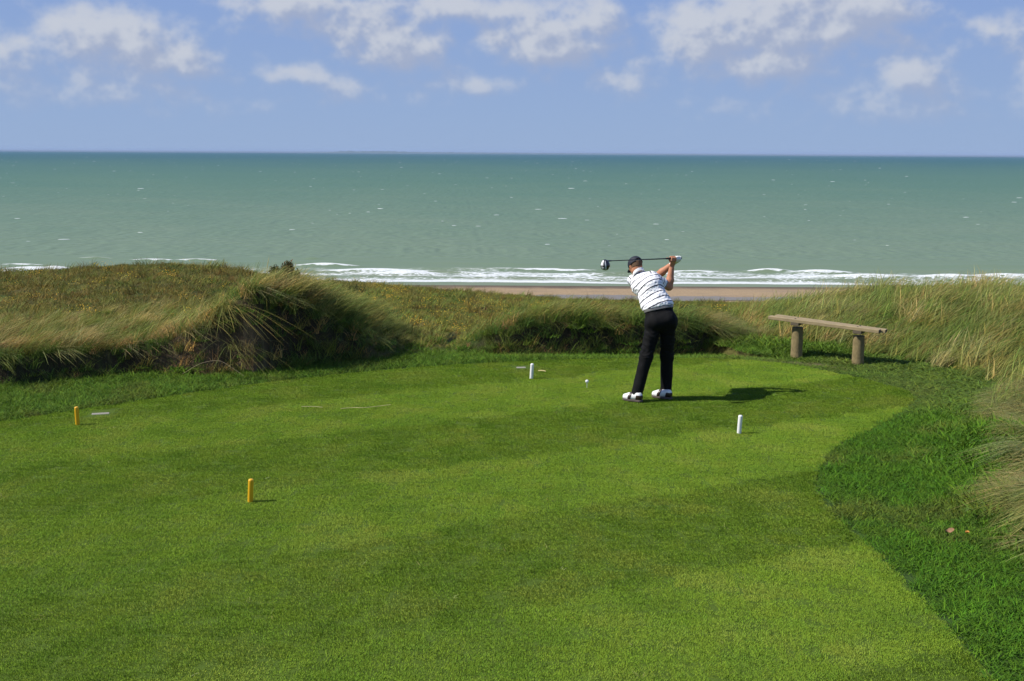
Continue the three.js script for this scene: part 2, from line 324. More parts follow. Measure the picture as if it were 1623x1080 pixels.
{                                                                   // scattered whitecaps
  const r = rngOf(5), g = new THREE.SphereGeometry(1, 8, 5), n = 300, caps = new THREE.InstancedMesh(g, std(lin(0.66, 0.70, 0.69), 0.8), n), m = new THREE.Matrix4(), q = new THREE.Quaternion();
  for (let i = 0; i < n; i++) {
    const d = 135 * Math.pow(22, Math.pow(r(), 0.8)), x = (r() * 2 - 1) * d * 0.6, s = (0.2 + 0.6 * r() * r()) * Math.pow(d / 150, 0.55);
    m.compose(new THREE.Vector3(x, SEA, -d), q.setFromAxisAngle(new THREE.Vector3(0, 1, 0), (r() - 0.5) * 0.7), new THREE.Vector3((0.5 + 0.7 * r()) * s, 0.09 * s, 0.22 * s)); caps.setMatrixAt(i, m);
  }
  caps.name = 'whitecaps'; caps.userData = { kind: 'stuff', label: 'small whitecaps scattered over the open sea', category: 'whitecaps' }; scene.add(caps);
}
{                                                                   // the low island on the horizon
  const pos = [], idx = [], n = 260, D = 13600;
  for (let i = 0; i <= n; i++) {
    const px = 490 + i / n * 760, x = (px - 811) / FOCAL * D, t = px;
    let h = 16 * Math.exp(-(((t - 590) / 62) ** 2)) + 6 * Math.exp(-(((t - 545) / 26) ** 2)) + 7 * Math.exp(-(((t - 700) / 120) ** 2)) + 6 * Math.exp(-(((t - 900) / 260) ** 2));
    h = Math.max(0.0, h * (1 + 0.25 * n2(t * 0.06, 3)) + 2 * n2(t * 0.2, 1) + 1.5 * n2(t * 0.5, 9)) + 8;
    for (const [dz, k] of [[0, 0], [60, 0.75], [240, 1], [520, 0]]) pos.push(x, SEA - 1 + h * k, -D - dz);
    if (i < n) for (let q = 0; q < 3; q++) { const a = i * 4 + q; idx.push(a, a + 4, a + 1, a + 4, a + 5, a + 1); }
  }
  const g = new THREE.BufferGeometry(); g.setAttribute('position', new THREE.Float32BufferAttribute(pos, 3)); g.setIndex(idx); g.computeVertexNormals();
  structure(new THREE.Mesh(g, std(lin(0.09, 0.14, 0.14), 0.95)), 'island', 'low hazy island lying on the horizon', 'island');
}
scene.fog = new THREE.FogExp2(new THREE.Color().setRGB(0.42, 0.55, 0.82), 4e-5);
// ---------------------------------------------------------------- grass
// one clump of blades; each blade is a bent, tapering strip of one colour
const unit3 = (x, y, z) => { const l = Math.hypot(x, y, z) || 1; return [x / l, y / l, z / l]; };
function clump({ n, r, h, w, segs = 3, lean = [0, 0], spread = 0.35, droop = 0.3, tints, seed, flat = false, hollow = 0, soft = 0, vary = 0.2 }) {
  const g = rngOf(seed), pos = [], col = [], nor = [], idx = [];
  for (let i = 0; i < n; i++) {
    const a = g() * 6.2832, rr = r * Math.sqrt(mix(hollow, 1, g())), bx = flat ? (g() * 2 - 1) * r : Math.cos(a) * rr, bz = flat ? (g() * 2 - 1) * r : Math.sin(a) * rr;
    const len = mix(h[0], h[1], g()), dx = lean[0] + spread * (g() + g() - 1) * 1.4, dz = lean[1] + spread * (g() + g() - 1) * 1.4, dl = Math.hypot(dx, 1, dz);
    const ux = dx / dl, uy = 1 / dl, uz = dz / dl, hl = Math.hypot(ux, uz) || 1, hx = ux / hl, hz = uz / hl, dr = droop * (0.4 + 1.2 * g());
    let yaw = g() * 6.2832; if (Math.cos(yaw) * uz - Math.sin(yaw) * ux > 0) yaw += Math.PI;   // the upper side of the blade faces out
    const sx = Math.cos(yaw), sz = Math.sin(yaw), ww = w * (0.7 + 0.6 * g());
    const t = tints[Math.floor(g() * tints.length)], j = 1 - vary + 2 * vary * g();
    const at = pos.length / 3;
    for (let s = 0; s <= segs; s++) {
      const q = s / segs, k = q * q * dr, px = bx + len * (ux * q + hx * k * 0.8), py = len * (uy * q - k * 0.75), pz = bz + len * (uz * q + hz * k * 0.8), hw = ww * (s === segs ? 0 : 0.5 * (1 - 0.55 * q));
      const nx = -sz * 0.8, nz = sx * 0.8;
      if (s === segs) { pos.push(px, py, pz); col.push(t[0] * j, t[1] * j, t[2] * j); nor.push(nx, 0.6, nz); }
      else { pos.push(px - sx * hw, py, pz - sz * hw, px + sx * hw, py, pz + sz * hw); for (let e = 0; e < 2; e++) { col.push(t[0] * j, t[1] * j, t[2] * j); nor.push(nx, 0.6, nz); } }
    }
    for (let s = 0; s < segs; s++) { const b = at + s * 2; if (s < segs - 1) idx.push(b, b + 1, b + 2, b + 1, b + 3, b + 2); else idx.push(b, b + 1, b + 2); }
  }
  const o = new THREE.BufferGeometry();
  o.setAttribute('position', new THREE.Float32BufferAttribute(pos, 3)); o.setAttribute('color', new THREE.Float32BufferAttribute(col, 3)); o.setIndex(idx); o.computeVertexNormals();
  if (soft) { const v = o.attributes.normal; for (let i = 0; i < v.count; i++) { const q = unit3(v.getX(i), v.getY(i) + soft, v.getZ(i)); v.setXYZ(i, ...q); } }
  return o;
}
const bladeMat = new THREE.MeshPhysicalMaterial({ color: 0xffffff, vertexColors: true, roughness: 0.85, specularIntensity: 0.18, transmission: 0.28, thickness: 0, side: THREE.DoubleSide });
const turfMat = new THREE.MeshPhysicalMaterial({ color: 0xffffff, vertexColors: true, roughness: 0.9, specularIntensity: 0.12, transmission: 0.15, thickness: 0, side: THREE.DoubleSide });
const inView = (x, d, m = 1.3) => d > 4.6 && Math.abs(x) < d * 0.462 + m;
// scatter: walk a jittered grid; pick(x, d) returns null or { v: variant, s: scale, c: colour, yaw, y, tilt }
function scatter(name, label, category, variants, material, [x0, x1, d0, d1], step, seed, pick) {
  const r = rngOf(seed), lists = variants.map(() => []);
  for (let d = d0; d < d1; d += step) for (let x = x0; x < x1; x += step) {
    const px = x + (r() - 0.5) * step * 1.3, pd = d + (r() - 0.5) * step * 1.3; const k = [r(), r(), r(), r()];
    if (!inView(px, pd)) continue;
    const p = pick(px, pd, k); if (p) lists[p.v ?? Math.floor(r() * variants.length)].push([px, pd, p]);
  }
  const m = new THREE.Matrix4(), q = new THREE.Quaternion(), e = new THREE.Euler(), out = [];
  variants.forEach((g, i) => {
    const L = lists[i]; if (!L.length) return;
    const o = new THREE.InstancedMesh(g, material, L.length);
    L.forEach(([x, d, p], k) => {
      e.set(p.tx ?? 0, p.yaw ?? 0, p.tz ?? 0, 'YXZ'); q.setFromEuler(e); const s = p.s ?? 1;
      m.compose(new THREE.Vector3(x, p.y ?? land(x, d) - 0.015, -d), q, new THREE.Vector3(s, s * (p.sy ?? 1), s)); o.setMatrixAt(k, m); o.setColorAt(k, lin(...p.c));
    });
    o.castShadow = o.receiveShadow = true; out.push(o);
  });
  const root = out.length === 1 ? out[0] : new THREE.Group();
  if (out.length > 1) out.forEach((o) => { o.name = category.replace(/ /g, '_'); o.userData.kind = 'stuff'; root.add(o); });
  root.name = name; root.userData = { kind: 'stuff', label, category }; scene.add(root);
  return root;
}
const jitter = (c, k, a = 0.12) => [c[0] * (1 + a * (k[0] - 0.5) * 2), c[1] * (1 + a * (k[1] - 0.5)), c[2] * (1 + a * (k[2] - 0.5) * 2)];

// stone plates let into the tee: x, d, width, turn, label
const plates = [[-4.68, 12.66, 0.19, 0.28, 'pale plate let into the turf beside the far left yellow marker'], [0.13, 15.62, 0.13, 0.1, 'pale plate let into the turf behind the far white marker']];
// -- the mown tee: short blades laid over by the mower, up one stripe and back down the next
const stripeOf = (x, d) => { const s = -0.455 * x + 0.89 * d + 0.03 * n2(x * 0.5, d * 0.5) - 7.95; return Math.floor(s / 1.68); };
{
  const tints = [[1, 1, 1], [1.08, 1.04, 0.9], [0.9, 0.96, 1], [1.0, 1.0, 0.8], [1.25, 1.12, 1.1]];
  const geo = []; for (const dir of [1, -1]) for (let i = 0; i < 4; i++) geo.push(clump({ n: 430, r: 0.09, h: [0.007, 0.014], w: 0.0040, segs: 1, lean: [0.44 * dir, -0.23 * dir], spread: 0.95, droop: 0, soft: 0.7, vary: 0.3, tints, seed: 100 + i + (dir > 0 ? 0 : 50), flat: true }));
  const turf = (least, most) => (x, d, k) => {
    const t = teeIn(x, d); if (t < least || t > most || plates.some(([a, b, w]) => Math.abs(x - a) < w * 0.5 + 0.10 && Math.abs(d - b + 0.02) < 0.19)) return null;
    const st = stripeOf(x, d), up = ((st % 2) + 2) % 2 === 0;
    const m1 = fbm2(x * 0.8 + 7, d * 0.8, 4), m2 = fbm2(x * 2.6, d * 2.6 + 9, 3), thin = sstep(0.05, 0.5, m1 + 0.4 * m2);
    let c = mix3([0.180, 0.285, 0.028], [0.245, 0.312, 0.048], 0.75 * thin); c = mix3(c, [0.140, 0.240, 0.025], 0.8 * sstep(0.05, 0.45, -m1 + 0.5 * m2));
    return { v: (up ? 0 : 4) + Math.floor(k[3] * 4), c: jitter(c, k, 0.07), yaw: (k[2] - 0.5) * 0.5, y: -0.004, s: 0.95 + 0.2 * k[1], sy: 1 + 0.35 * m2 };
  };
  scatter('mown_turf', 'close-mown blades of grass covering the tee', 'turf', geo, turfMat, [-8, 5.3, 4.6, 16.5], 0.108, 21, turf(0.08, 9));
  const fine = []; for (const dir of [1, -1]) for (let i = 0; i < 4; i++) fine.push(clump({ n: 90, r: 0.036, h: [0.009, 0.018], w: 0.0046, segs: 1, lean: [0.44 * dir, -0.23 * dir], spread: 0.95, droop: 0, soft: 0.7, vary: 0.3, tints, seed: 130 + i + (dir > 0 ? 0 : 50), flat: true }));
  scatter('tee_edge_turf', 'close-mown blades along the cut edge of the tee', 'turf', fine, turfMat, [-8, 5.3, 4.6, 16.5], 0.05, 31, turf(0.005, 0.13));
}
{                                                                   // loose clippings and straw lying on the tee
  const bits = []; for (let i = 0; i < 3; i++) bits.push(clump({ n: 3, r: 0.05, h: [0.02, 0.06], w: 0.004, segs: 3, lean: [1.5 - i, 2.2 * (i - 1)], spread: 3.5, droop: 0.1, tints: [[1, 1, 1], [0.7, 0.62, 0.5]], seed: 160 + i, vary: 0.3 }));
  scatter('grass_clippings', 'loose dry clippings scattered over the mown tee', 'clippings', bits, bladeMat, [-7, 5, 5, 16], 0.42, 33, (x, d, k) => (teeIn(x, d) > 0.1 && k[3] < 0.3 ? { c: jitter([0.42, 0.38, 0.17], k, 0.3), yaw: k[0] * 6.28, y: 0.012, s: 0.5 + 0.7 * k[1] } : null));
}
// -- the rough round the tee
const leftQ = (x, d) => d - table(leftBase, x), midQ = (x, d) => d - table(midBase, x);
const inDune = (x, d) => (x < -1.15 ? leftQ(x, d) > 0.02 : x < 3.9 ? midQ(x, d) > 0.05 : d > 17.6 || rightIn(x, d) > 0.15);
{
  const tints = [[1, 1, 1], [1.1, 1.04, 0.9], [0.82, 0.92, 1], [1.15, 1.05, 0.75], [0.9, 1, 0.9]];
  const geo = []; for (let i = 0; i < 5; i++) geo.push(clump({ n: 70, r: 0.10, h: [0.045, 0.095], w: 0.0075, segs: 2, lean: [0.2, 0], spread: 0.85, droop: 0.45, soft: 0.5, vary: 0.4, tints, seed: 200 + i }));
  scatter('rough_grass', 'thick green rough growing round the edge of the tee', 'rough grass', geo, bladeMat, [-9, 9, 4.6, 18.4], 0.085, 22, (x, d, k) => {
    const t = teeIn(x, d); if (t > -0.035 || inDune(x, d) && k[3] > 0.12) return null;
    const foot = sstep(0.75, 0.1, x < -1.15 ? -leftQ(x, d) : x < 3.9 ? -midQ(x, d) : Math.min(-rightIn(x, d) * 0.6, Math.max(0, 17.4 - d)));
    const m = fbm2(x * 0.6, d * 0.6 + 4, 3), m2 = fbm2(x * 1.7, d * 1.7 + 14, 3);
    const right = sstep(2.2, 3, x) * sstep(14.5, 12, d), soft = x > 3.4 ? sstep(12.2, 13.6, d) * sstep(17, 16, d) : 0;   // back corner: cut shorter, merging into the tee
    let c = mix3([0.112, 0.200, 0.022], [0.086, 0.190, 0.014], right); c = mix3(c, [0.155, 0.185, 0.036], 0.6 * sstep(0.05, 0.45, m + 0.3 * m2)); c = mix3(c, [0.125, 0.185, 0.033], 0.55 * soft);
    const bare = Math.exp(-(((x - 4.35) / 0.5) ** 2 + ((d - 15.95 + (x - 4.35) * 0.7) / 0.2) ** 2)); if (k[0] < bare * 0.95) return null;
    const edge = sstep(0, 0.22, -t);
    return { c: jitter(c, k), yaw: k[2] * 6.28, s: (0.9 + 0.45 * k[1] + 0.25 * m2) * mix(1, 0.82, right) * mix(0.9, 1, edge) * (1 + foot * (x > 3.4 ? 1.2 : 0.35) * k[0]), sy: mix(1, 0.45, soft) };
  });
}
// -- marram on the dunes, bent over by the wind off the sea on the left
const marramGreen = [0.135, 0.185, 0.038], marramOlive = [0.178, 0.186, 0.043], straw = [0.42, 0.32, 0.135], pale = [0.34, 0.34, 0.13];
const marramTints = [[1, 1, 1], [1.1, 1.05, 0.9], [0.8, 0.9, 0.9], [1.35, 1.2, 1.1], [0.9, 1.0, 0.8], [1.5, 1.2, 1.2]];
const tall = [], lax = [];
for (let i = 0; i < 6; i++) tall.push(clump({ n: 40, r: 0.13, h: [0.26, 0.56], w: 0.0078, soft: 0.35, vary: 0.42, segs: 4, lean: [0.5, -0.08], spread: 0.36, droop: 0.42, tints: marramTints, seed: 300 + i }));
for (let i = 0; i < 5; i++) lax.push(clump({ n: 44, r: 0.12, h: [0.25, 0.55], w: 0.0078, soft: 0.35, vary: 0.42, segs: 5, lean: [0.9, 0.22], spread: 0.45, droop: 0.85, tints: marramTints, seed: 330 + i }));
const drape = []; for (let i = 0; i < 3; i++) drape.push(clump({ n: 34, r: 0.10, h: [0.35, 0.72], w: 0.006, segs: 7, lean: [0.14, 0.42], spread: 0.5, droop: 1.3, tints: marramTints, seed: 350 + i, soft: 0.35, vary: 0.35 }));
{
  scatter('draped_marram_grass', 'straw-coloured marram hanging over the lip of the left dune', 'marram grass', drape, bladeMat, [-4.6, -2.2, 14.6, 16.9], 0.10, 28, (x, d, k) => {
    const q = leftQ(x, d); if (q < 0.12 || q > 0.42 || x > -3.3 || k[3] > mix(0.0, 0.7, Math.exp(-(((x + 3.9) / 0.18) ** 2)))) return null;
    return { c: jitter(mix3(straw, marramOlive, 0.4 + 0.6 * k[2]), k, 0.2), yaw: (k[1] - 0.5) * 0.7, s: 0.6 + 0.45 * k[1] };
  });
  scatter('dune_marram_grass', 'long wind-bent marram grass on the dune beside the bench', 'marram grass', tall.concat(lax), bladeMat, [2.5, 13, 5, 24], 0.16, 23, (x, d, k) => {
    const r = rightIn(x, d); if (r < 0.12 * k[3] || x < 3) return null;
    const m = fbm2(x * 0.7 + 40, d * 0.7, 3), m2 = fbm2(x * 1.9, d * 1.9 + 50, 3), near = sstep(13.5, 11.5, d);
    if (r < 0.4 && k[3] > 0.6 + r) return null;
    let c = mix3(marramGreen, marramOlive, sstep(-0.3, 0.3, m)); c = mix3(c, straw, 0.65 * sstep(0.14, 0.5, m2 + 0.35 * m)); c = mix3(c, pale, 0.6 * near);
    if (m2 < -0.3 && k[3] < 0.5) return null;
    const flat = near > 0.4 || m2 < -0.22 || k[2] < 0.2;
    return { v: flat ? 6 + Math.floor(k[0] * 5) : Math.floor(k[0] * 6), c: jitter(c, k, 0.2), yaw: (k[1] - 0.5) * 0.9 + (near > 0.4 ? -0.5 : 0) + 0.5 * m, s: (0.78 + 0.45 * k[1] + 0.5 * m) * mix(1, 0.85, near) * mix(0.7, 1, sstep(0, 0.7, r)), sy: mix(1, 0.85, near) };
  });
  const tussock = []; for (let i = 0; i < 4; i++) tussock.push(clump({ n: 46, r: 0.10, h: [0.20, 0.46], w: 0.0062, segs: 6, lean: [-0.75, 0.35], spread: 0.5, droop: 0.95, tints: marramTints, seed: 390 + i, soft: 0.35, vary: 0.42 }));
  scatter('edge_tussock_grass', 'pale long grass flopping over at the right edge of the rough', 'long grass', tussock, bladeMat, [3, 8, 7, 13.6], 0.095, 30, (x, d, k) => {
    const r = rightIn(x, d); if (r < 0.03 || k[3] > 0.45 + r) return null;
    const m = fbm2(x * 1.3 + 4, d * 1.3, 3);
    return { c: jitter(mix3(mix3(mix3(pale, marramGreen, 0.5), marramGreen, sstep(0, 0.4, m)), straw, 0.45 * sstep(0.15, 0.4, -m)), k, 0.2), yaw: (k[1] - 0.5) * 1.2 + m, s: (0.75 + 0.4 * k[2]) * mix(0.7, 1, sstep(0, 0.4, r)) };
  });
  const face = []; for (let i = 0; i < 4; i++) face.push(clump({ n: 34, r: 0.08, h: [0.12, 0.34], w: 0.006, segs: 3, lean: [0.12, 0.06], spread: 0.35, droop: 0.5, tints: marramTints, seed: 370 + i, soft: 0.1, vary: 0.45 }));
  scatter('bank_face_grass', 'tangled grass covering the steep faces of the dune banks', 'dune grass', face, bladeMat, [-10, 4.2, 11.8, 19], 0.065, 29, (x, d, k) => {
    const left = x < -1.15, q = left ? leftQ(x, d) : midQ(x, d), top = left ? table(leftTop, x) : table(midTop, x), w = left ? mix(0.17, 0.30, sstep(-4, -2.8, x)) : 0.2;
    if (q < -0.06 || q > w + 0.05 || top < 0.04 || k[3] < (left && x < -4.6 ? 0.4 : 0.0)) return null;
    return { c: jitter(mix3(marramGreen, straw, sstep(left && x < -3.5 && x > -4.7 ? 0.1 : 0.75, 1, k[0])), k, 0.25), yaw: k[2] * 6.28, s: (0.55 + 0.7 * k[1]) * clamp(top * 2.4, 0.35, 1) };
  });
  scatter('bank_marram_grass', 'marram grass overhanging the dark bank behind the tee', 'marram grass', tall.concat(lax), bladeMat, [-1.3, 4.3, 16.6, 21.5], 0.12, 24, (x, d, k) => {
    const q = midQ(x, d), mt = table(midTop, x); if (q < 0.16 * k[2] || (q < 0.22 && k[3] < 0.6) || q > 1.9 + k[3] * 1.2 || mt < 0.03 || rightIn(x, d) > 0.2) return null;
    const m = fbm2(x * 0.9 + 4, d * 0.9, 3), end = sstep(2.6, 3.2, x);
    let c = mix3(marramGreen, marramOlive, sstep(0.0, 0.5, m)); c = mix3(c, straw, clamp(0.3 * sstep(0.1, 0.5, m) + 0.7 * end * k[2]));
    return { v: (q < 0.45 && k[0] < 0.6) || end * k[1] > 0.35 ? 6 + Math.floor(k[0] * 4.99) : Math.floor(k[0] * 6), c: jitter(c, k, 0.2), yaw: (k[1] - 0.5) * 1.3 - 0.5, s: (0.72 + 0.35 * k[1] + 0.2 * m) * clamp(0.25 + mt * 2.2, 0.3, 1) * (q < 0.3 ? 0.6 : 1.1) };
  });
  scatter('left_marram_grass', 'tawny marram grass on the undercut dune to the left', 'marram grass', tall.concat(lax), bladeMat, [-12, -1.1, 11, 23], 0.125, 25, (x, d, k) => {
    const q = leftQ(x, d), lt = table(leftTop, x); if (q < 0.05 || lt < 0.02) return null;
    const m = fbm2(x * 0.7 + 14, d * 0.7, 3), m2 = fbm2(x * 1.8 + 3, d * 1.8, 3), nose = sstep(-4.3, -3.3, x), reach = mix(4.4 + 2.5 * m, 2.6, sstep(-3.0, -2.2, x));
    if (q > reach * (0.65 + 0.5 * k[3])) return null;
    let c = mix3(marramOlive, straw, 0.8 * sstep(-0.1, 0.35, m2 + 0.25 * m)); c = mix3(c, marramGreen, 0.85 * sstep(0.05, 0.35, -m2) ); c = mix3(c, marramGreen, 0.6 * sstep(-3.2, -2.4, x));
    const hang = q < 0.42;
    if (x < -3.4 && (q < 0.24 && k[2] < 0.85 || q < 0.12)) return null;
    return { v: hang && k[0] < (x < -4.5 ? 0.3 : 0.75) ? 6 + Math.floor(k[2] * 5) : Math.floor(k[0] * 6), c: jitter(c, k, 0.2), yaw: (k[1] - 0.5) * 0.9 - (hang ? 0.75 : 0.15), s: (q < 0.3 && x > -3.4 ? 0.6 : 1) * (0.62 + 0.4 * k[1] + 0.25 * m) * mix(1, 0.75, sstep(1.6, 4.5, q)) * clamp(0.3 + lt * 1.5, 0.3, 1), sy: hang ? 0.9 : 1 };
  });
}
// -- the flower-rich links turf beyond, low and brown
{
  const tints = [[1, 1, 1], [1.2, 1.0, 0.9], [0.75, 0.85, 0.9], [1.3, 1.2, 1.0], [0.85, 1.05, 0.8]];
  const geo = []; for (let i = 0; i < 5; i++) geo.push(clump({ n: 46, r: 0.16, h: [0.04, 0.13], w: 0.011, soft: 0.5, vary: 0.4, segs: 2, lean: [0.3, 0], spread: 0.8, droop: 0.4, tints, seed: 400 + i }));
  for (let i = 0; i < 3; i++) geo.push(clump({ n: 26, r: 0.10, h: [0.14, 0.30], w: 0.007, soft: 0.4, vary: 0.4, segs: 3, lean: [0.35, 0], spread: 0.45, droop: 0.3, tints, seed: 420 + i }));
  scatter('links_turf', 'low brown and green turf of the dune meadow towards the sea', 'meadow grass', geo, bladeMat, [-17, 19, 13, 46], 0.18, 26, (x, d, k) => {
    if (x < -1.15 ? leftQ(x, d) < 0.6 : x < 3.9 ? midQ(x, d) < 0.3 : rightIn(x, d) > 1.5 && d < 22 || midQ(x, d) < 0.3) return null;
    if (d < 16 && x > -1.2) return null;
    const m = fbm2(x * 0.33, d * 0.33, 3), q = fbm2(x * 0.8 + 30, d * 0.8, 3), left = sstep(-3, -6, x);
    let c = mix3([0.195, 0.188, 0.046], [0.135, 0.172, 0.036], sstep(-0.15, 0.35, m)); c = mix3(c, [0.150, 0.100, 0.040], 0.6 * sstep(0.12, 0.4, q)); c = mix3(c, [0.170, 0.142, 0.042], 0.55 * left);
    return { v: k[3] < 0.10 + 0.25 * sstep(0.1, 0.4, q) ? 5 + Math.floor(k[0] * 3) : Math.floor(k[0] * 5), c: jitter(c, k, 0.22), yaw: k[2] * 6.28 * (k[3] < 0.1 ? 0.1 : 1), s: 0.75 + 0.6 * k[1] + 0.4 * q };
  });
  // yellow flower heads
  const heads = []; for (let i = 0; i < 4; i++) { const r = rngOf(450 + i), parts = []; for (let j = 0; j < 9; j++) { const s = new THREE.OctahedronGeometry(0.007 + 0.007 * r(), 0); s.scale(1, 0.6, 1); s.translate((r() - 0.5) * 0.22, 0.10 + 0.10 * r(), (r() - 0.5) * 0.22); parts.push(s); } heads.push(mergeGeometries(parts)); }
  scatter('yellow_flowers', 'tiny yellow flower heads dotted through the dune meadow', 'flowers', heads, std(0xffffff, 0.8), [-16, 8, 15, 38], 0.24, 27, (x, d, k) => {
    if (x < -1.15 ? leftQ(x, d) < 2.2 : midQ(x, d) < 0.8) return null;
    const m = fbm2(x * 0.5 + 60, d * 0.5, 3), drift = sstep(0.0, 0.35, m) + 0.10;
    if (k[3] > drift * (x < -4 ? 0.16 : 0.34) || rightIn(x, d) > 0) return null;
    return { c: jitter([0.72, 0.46, 0.03], k, 0.15), yaw: k[2] * 6.28, s: 0.7 + 0.5 * k[1] };
  });
}
// ---------------------------------------------------------------- solid modelling: distance fields meshed as smooth closed surfaces
const V = (x, y, z) => new THREE.Vector3(x, y, z);
function meshField(f, lo, hi, cell, uvOf) {                         // surface nets
  const nx = Math.ceil((hi[0] - lo[0]) / cell) + 1, ny = Math.ceil((hi[1] - lo[1]) / cell) + 1, nz = Math.ceil((hi[2] - lo[2]) / cell) + 1;
  const F = new Float32Array(nx * ny * nz), id = new Int32Array(nx * ny * nz).fill(-1), at = (i, j, k) => (k * ny + j) * nx + i;
  for (let k = 0; k < nz; k++) for (let j = 0; j < ny; j++) for (let i = 0; i < nx; ) {
    const v = f(lo[0] + i * cell, lo[1] + j * cell, lo[2] + k * cell), skip = Math.max(1, Math.min(nx - i, Math.floor(Math.abs(v) * 0.55 / cell)));
    for (let s = 0; s < skip; s++) F[at(i + s, j, k)] = v; i += skip;
  }
  const pos = [], idx = [], nor = [], uv = [];
  for (let k = 0; k < nz - 1; k++) for (let j = 0; j < ny - 1; j++) for (let i = 0; i < nx - 1; i++) {
    let sx = 0, sy = 0, sz = 0, n = 0, mask = 0; const v = [];
    for (let c = 0; c < 8; c++) { v[c] = F[at(i + (c & 1), j + ((c >> 1) & 1), k + (c >> 2))]; if (v[c] < 0) mask |= 1 << c; }
    if (mask === 0 || mask === 255) continue;
    for (let c = 0; c < 8; c++) for (let b = 1; b < 8; b <<= 1) { const e = c | b; if (e === c || (v[c] < 0) === (v[e] < 0)) continue; const t = v[c] / (v[c] - v[e]);
      sx += (c & 1) + (b === 1 ? t : 0); sy += ((c >> 1) & 1) + (b === 2 ? t : 0); sz += (c >> 2) + (b === 4 ? t : 0); n++; }
    id[at(i, j, k)] = pos.length / 3;
    const x = lo[0] + (i + sx / n) * cell, y = lo[1] + (j + sy / n) * cell, z = lo[2] + (k + sz / n) * cell, e = cell * 0.6;
    pos.push(x, y, z); const g = V(f(x + e, y, z) - f(x - e, y, z), f(x, y + e, z) - f(x, y - e, z), f(x, y, z + e) - f(x, y, z - e)).normalize(); nor.push(g.x, g.y, g.z);
    if (uvOf) uv.push(...uvOf(x, y, z));
  }
  for (let k = 1; k < nz - 1; k++) for (let j = 1; j < ny - 1; j++) for (let i = 1; i < nx - 1; i++) {
    const a = F[at(i, j, k)] < 0;
    const quad = (b, p, q, r, s) => { if (a === b || p < 0 || q < 0 || r < 0 || s < 0) return; if (a) idx.push(p, q, r, p, r, s); else idx.push(p, r, q, p, s, r); };
    quad(F[at(i + 1, j, k)] < 0, id[at(i, j - 1, k - 1)], id[at(i, j, k - 1)], id[at(i, j, k)], id[at(i, j - 1, k)]);
    quad(F[at(i, j + 1, k)] < 0, id[at(i - 1, j, k - 1)], id[at(i - 1, j, k)], id[at(i, j, k)], id[at(i, j, k - 1)]);
    quad(F[at(i, j, k + 1)] < 0, id[at(i - 1, j - 1, k)], id[at(i, j - 1, k)], id[at(i, j, k)], id[at(i - 1, j, k)]);
  }
  const g = new THREE.BufferGeometry(); g.setAttribute('position', new THREE.Float32BufferAttribute(pos, 3)); g.setAttribute('normal', new THREE.Float32BufferAttribute(nor, 3)); if (uvOf) g.setAttribute('uv', new THREE.Float32BufferAttribute(uv, 2)); g.setIndex(idx); return g;
}
const smin = (a, b, k) => { const h = Math.max(k - Math.abs(a - b), 0) / k; return Math.min(a, b) - h * h * k * 0.25; };
const smax = (a, b, k) => -smin(-a, -b, k);
function cone(x, y, z, a, b, ra, rb) {                              // tapered capsule
  const ux = b[0] - a[0], uy = b[1] - a[1], uz = b[2] - a[2], px = x - a[0], py = y - a[1], pz = z - a[2], t = clamp((px * ux + py * uy + pz * uz) / (ux * ux + uy * uy + uz * uz + 1e-9));
  return Math.hypot(px - ux * t, py - uy * t, pz - uz * t) - mix(ra, rb, t);
}
const unit = (a) => { const l = Math.hypot(...a); return a.map((v) => v / l); }, dot = (a, b) => a[0] * b[0] + a[1] * b[1] + a[2] * b[2], cross = (a, b) => [a[1] * b[2] - a[2] * b[1], a[2] * b[0] - a[0] * b[2], a[0] * b[1] - a[1] * b[0]];
const addv = (a, b, s = 1) => [a[0] + b[0] * s, a[1] + b[1] * s, a[2] + b[2] * s];

// ---------------------------------------------------------------- the golfer at the top of the backswing
const J = { hipL: [0.062, 0.95, 0.03], hipR: [0.232, 0.965, 0.035], kneeL: [-0.019, 0.534, 0.06], kneeR: [0.247, 0.521, -0.06], hemL: [-0.128, 0.085, 0.115], hemR: [0.253, 0.072, -0.10],
  neck: [-0.094, 1.495, -0.33], head: [-0.128, 1.588, -0.37], shR: [0.069, 1.455, -0.21], elbR: [0.282, 1.338, -0.30], wrR: [0.313, 1.600, -0.325], shL: [-0.120, 1.405, -0.44], elbL: [0.165, 1.452, -0.52], wrL: [0.345, 1.620, -0.42],
  butt: [0.435, 1.687, -0.375], hosel: [-0.510, 1.714, 0.34], waist: [0.124, 1.10, 0.0] };
const SPINE = unit([-0.224, 0.468, -0.38]), BELT = unit([-0.19, 0.93, -0.26]), CLUB = unit([J.hosel[0] - J.butt[0], J.hosel[1] - J.butt[1], J.hosel[2] - J.butt[2]]);
const golfer = new THREE.Group();
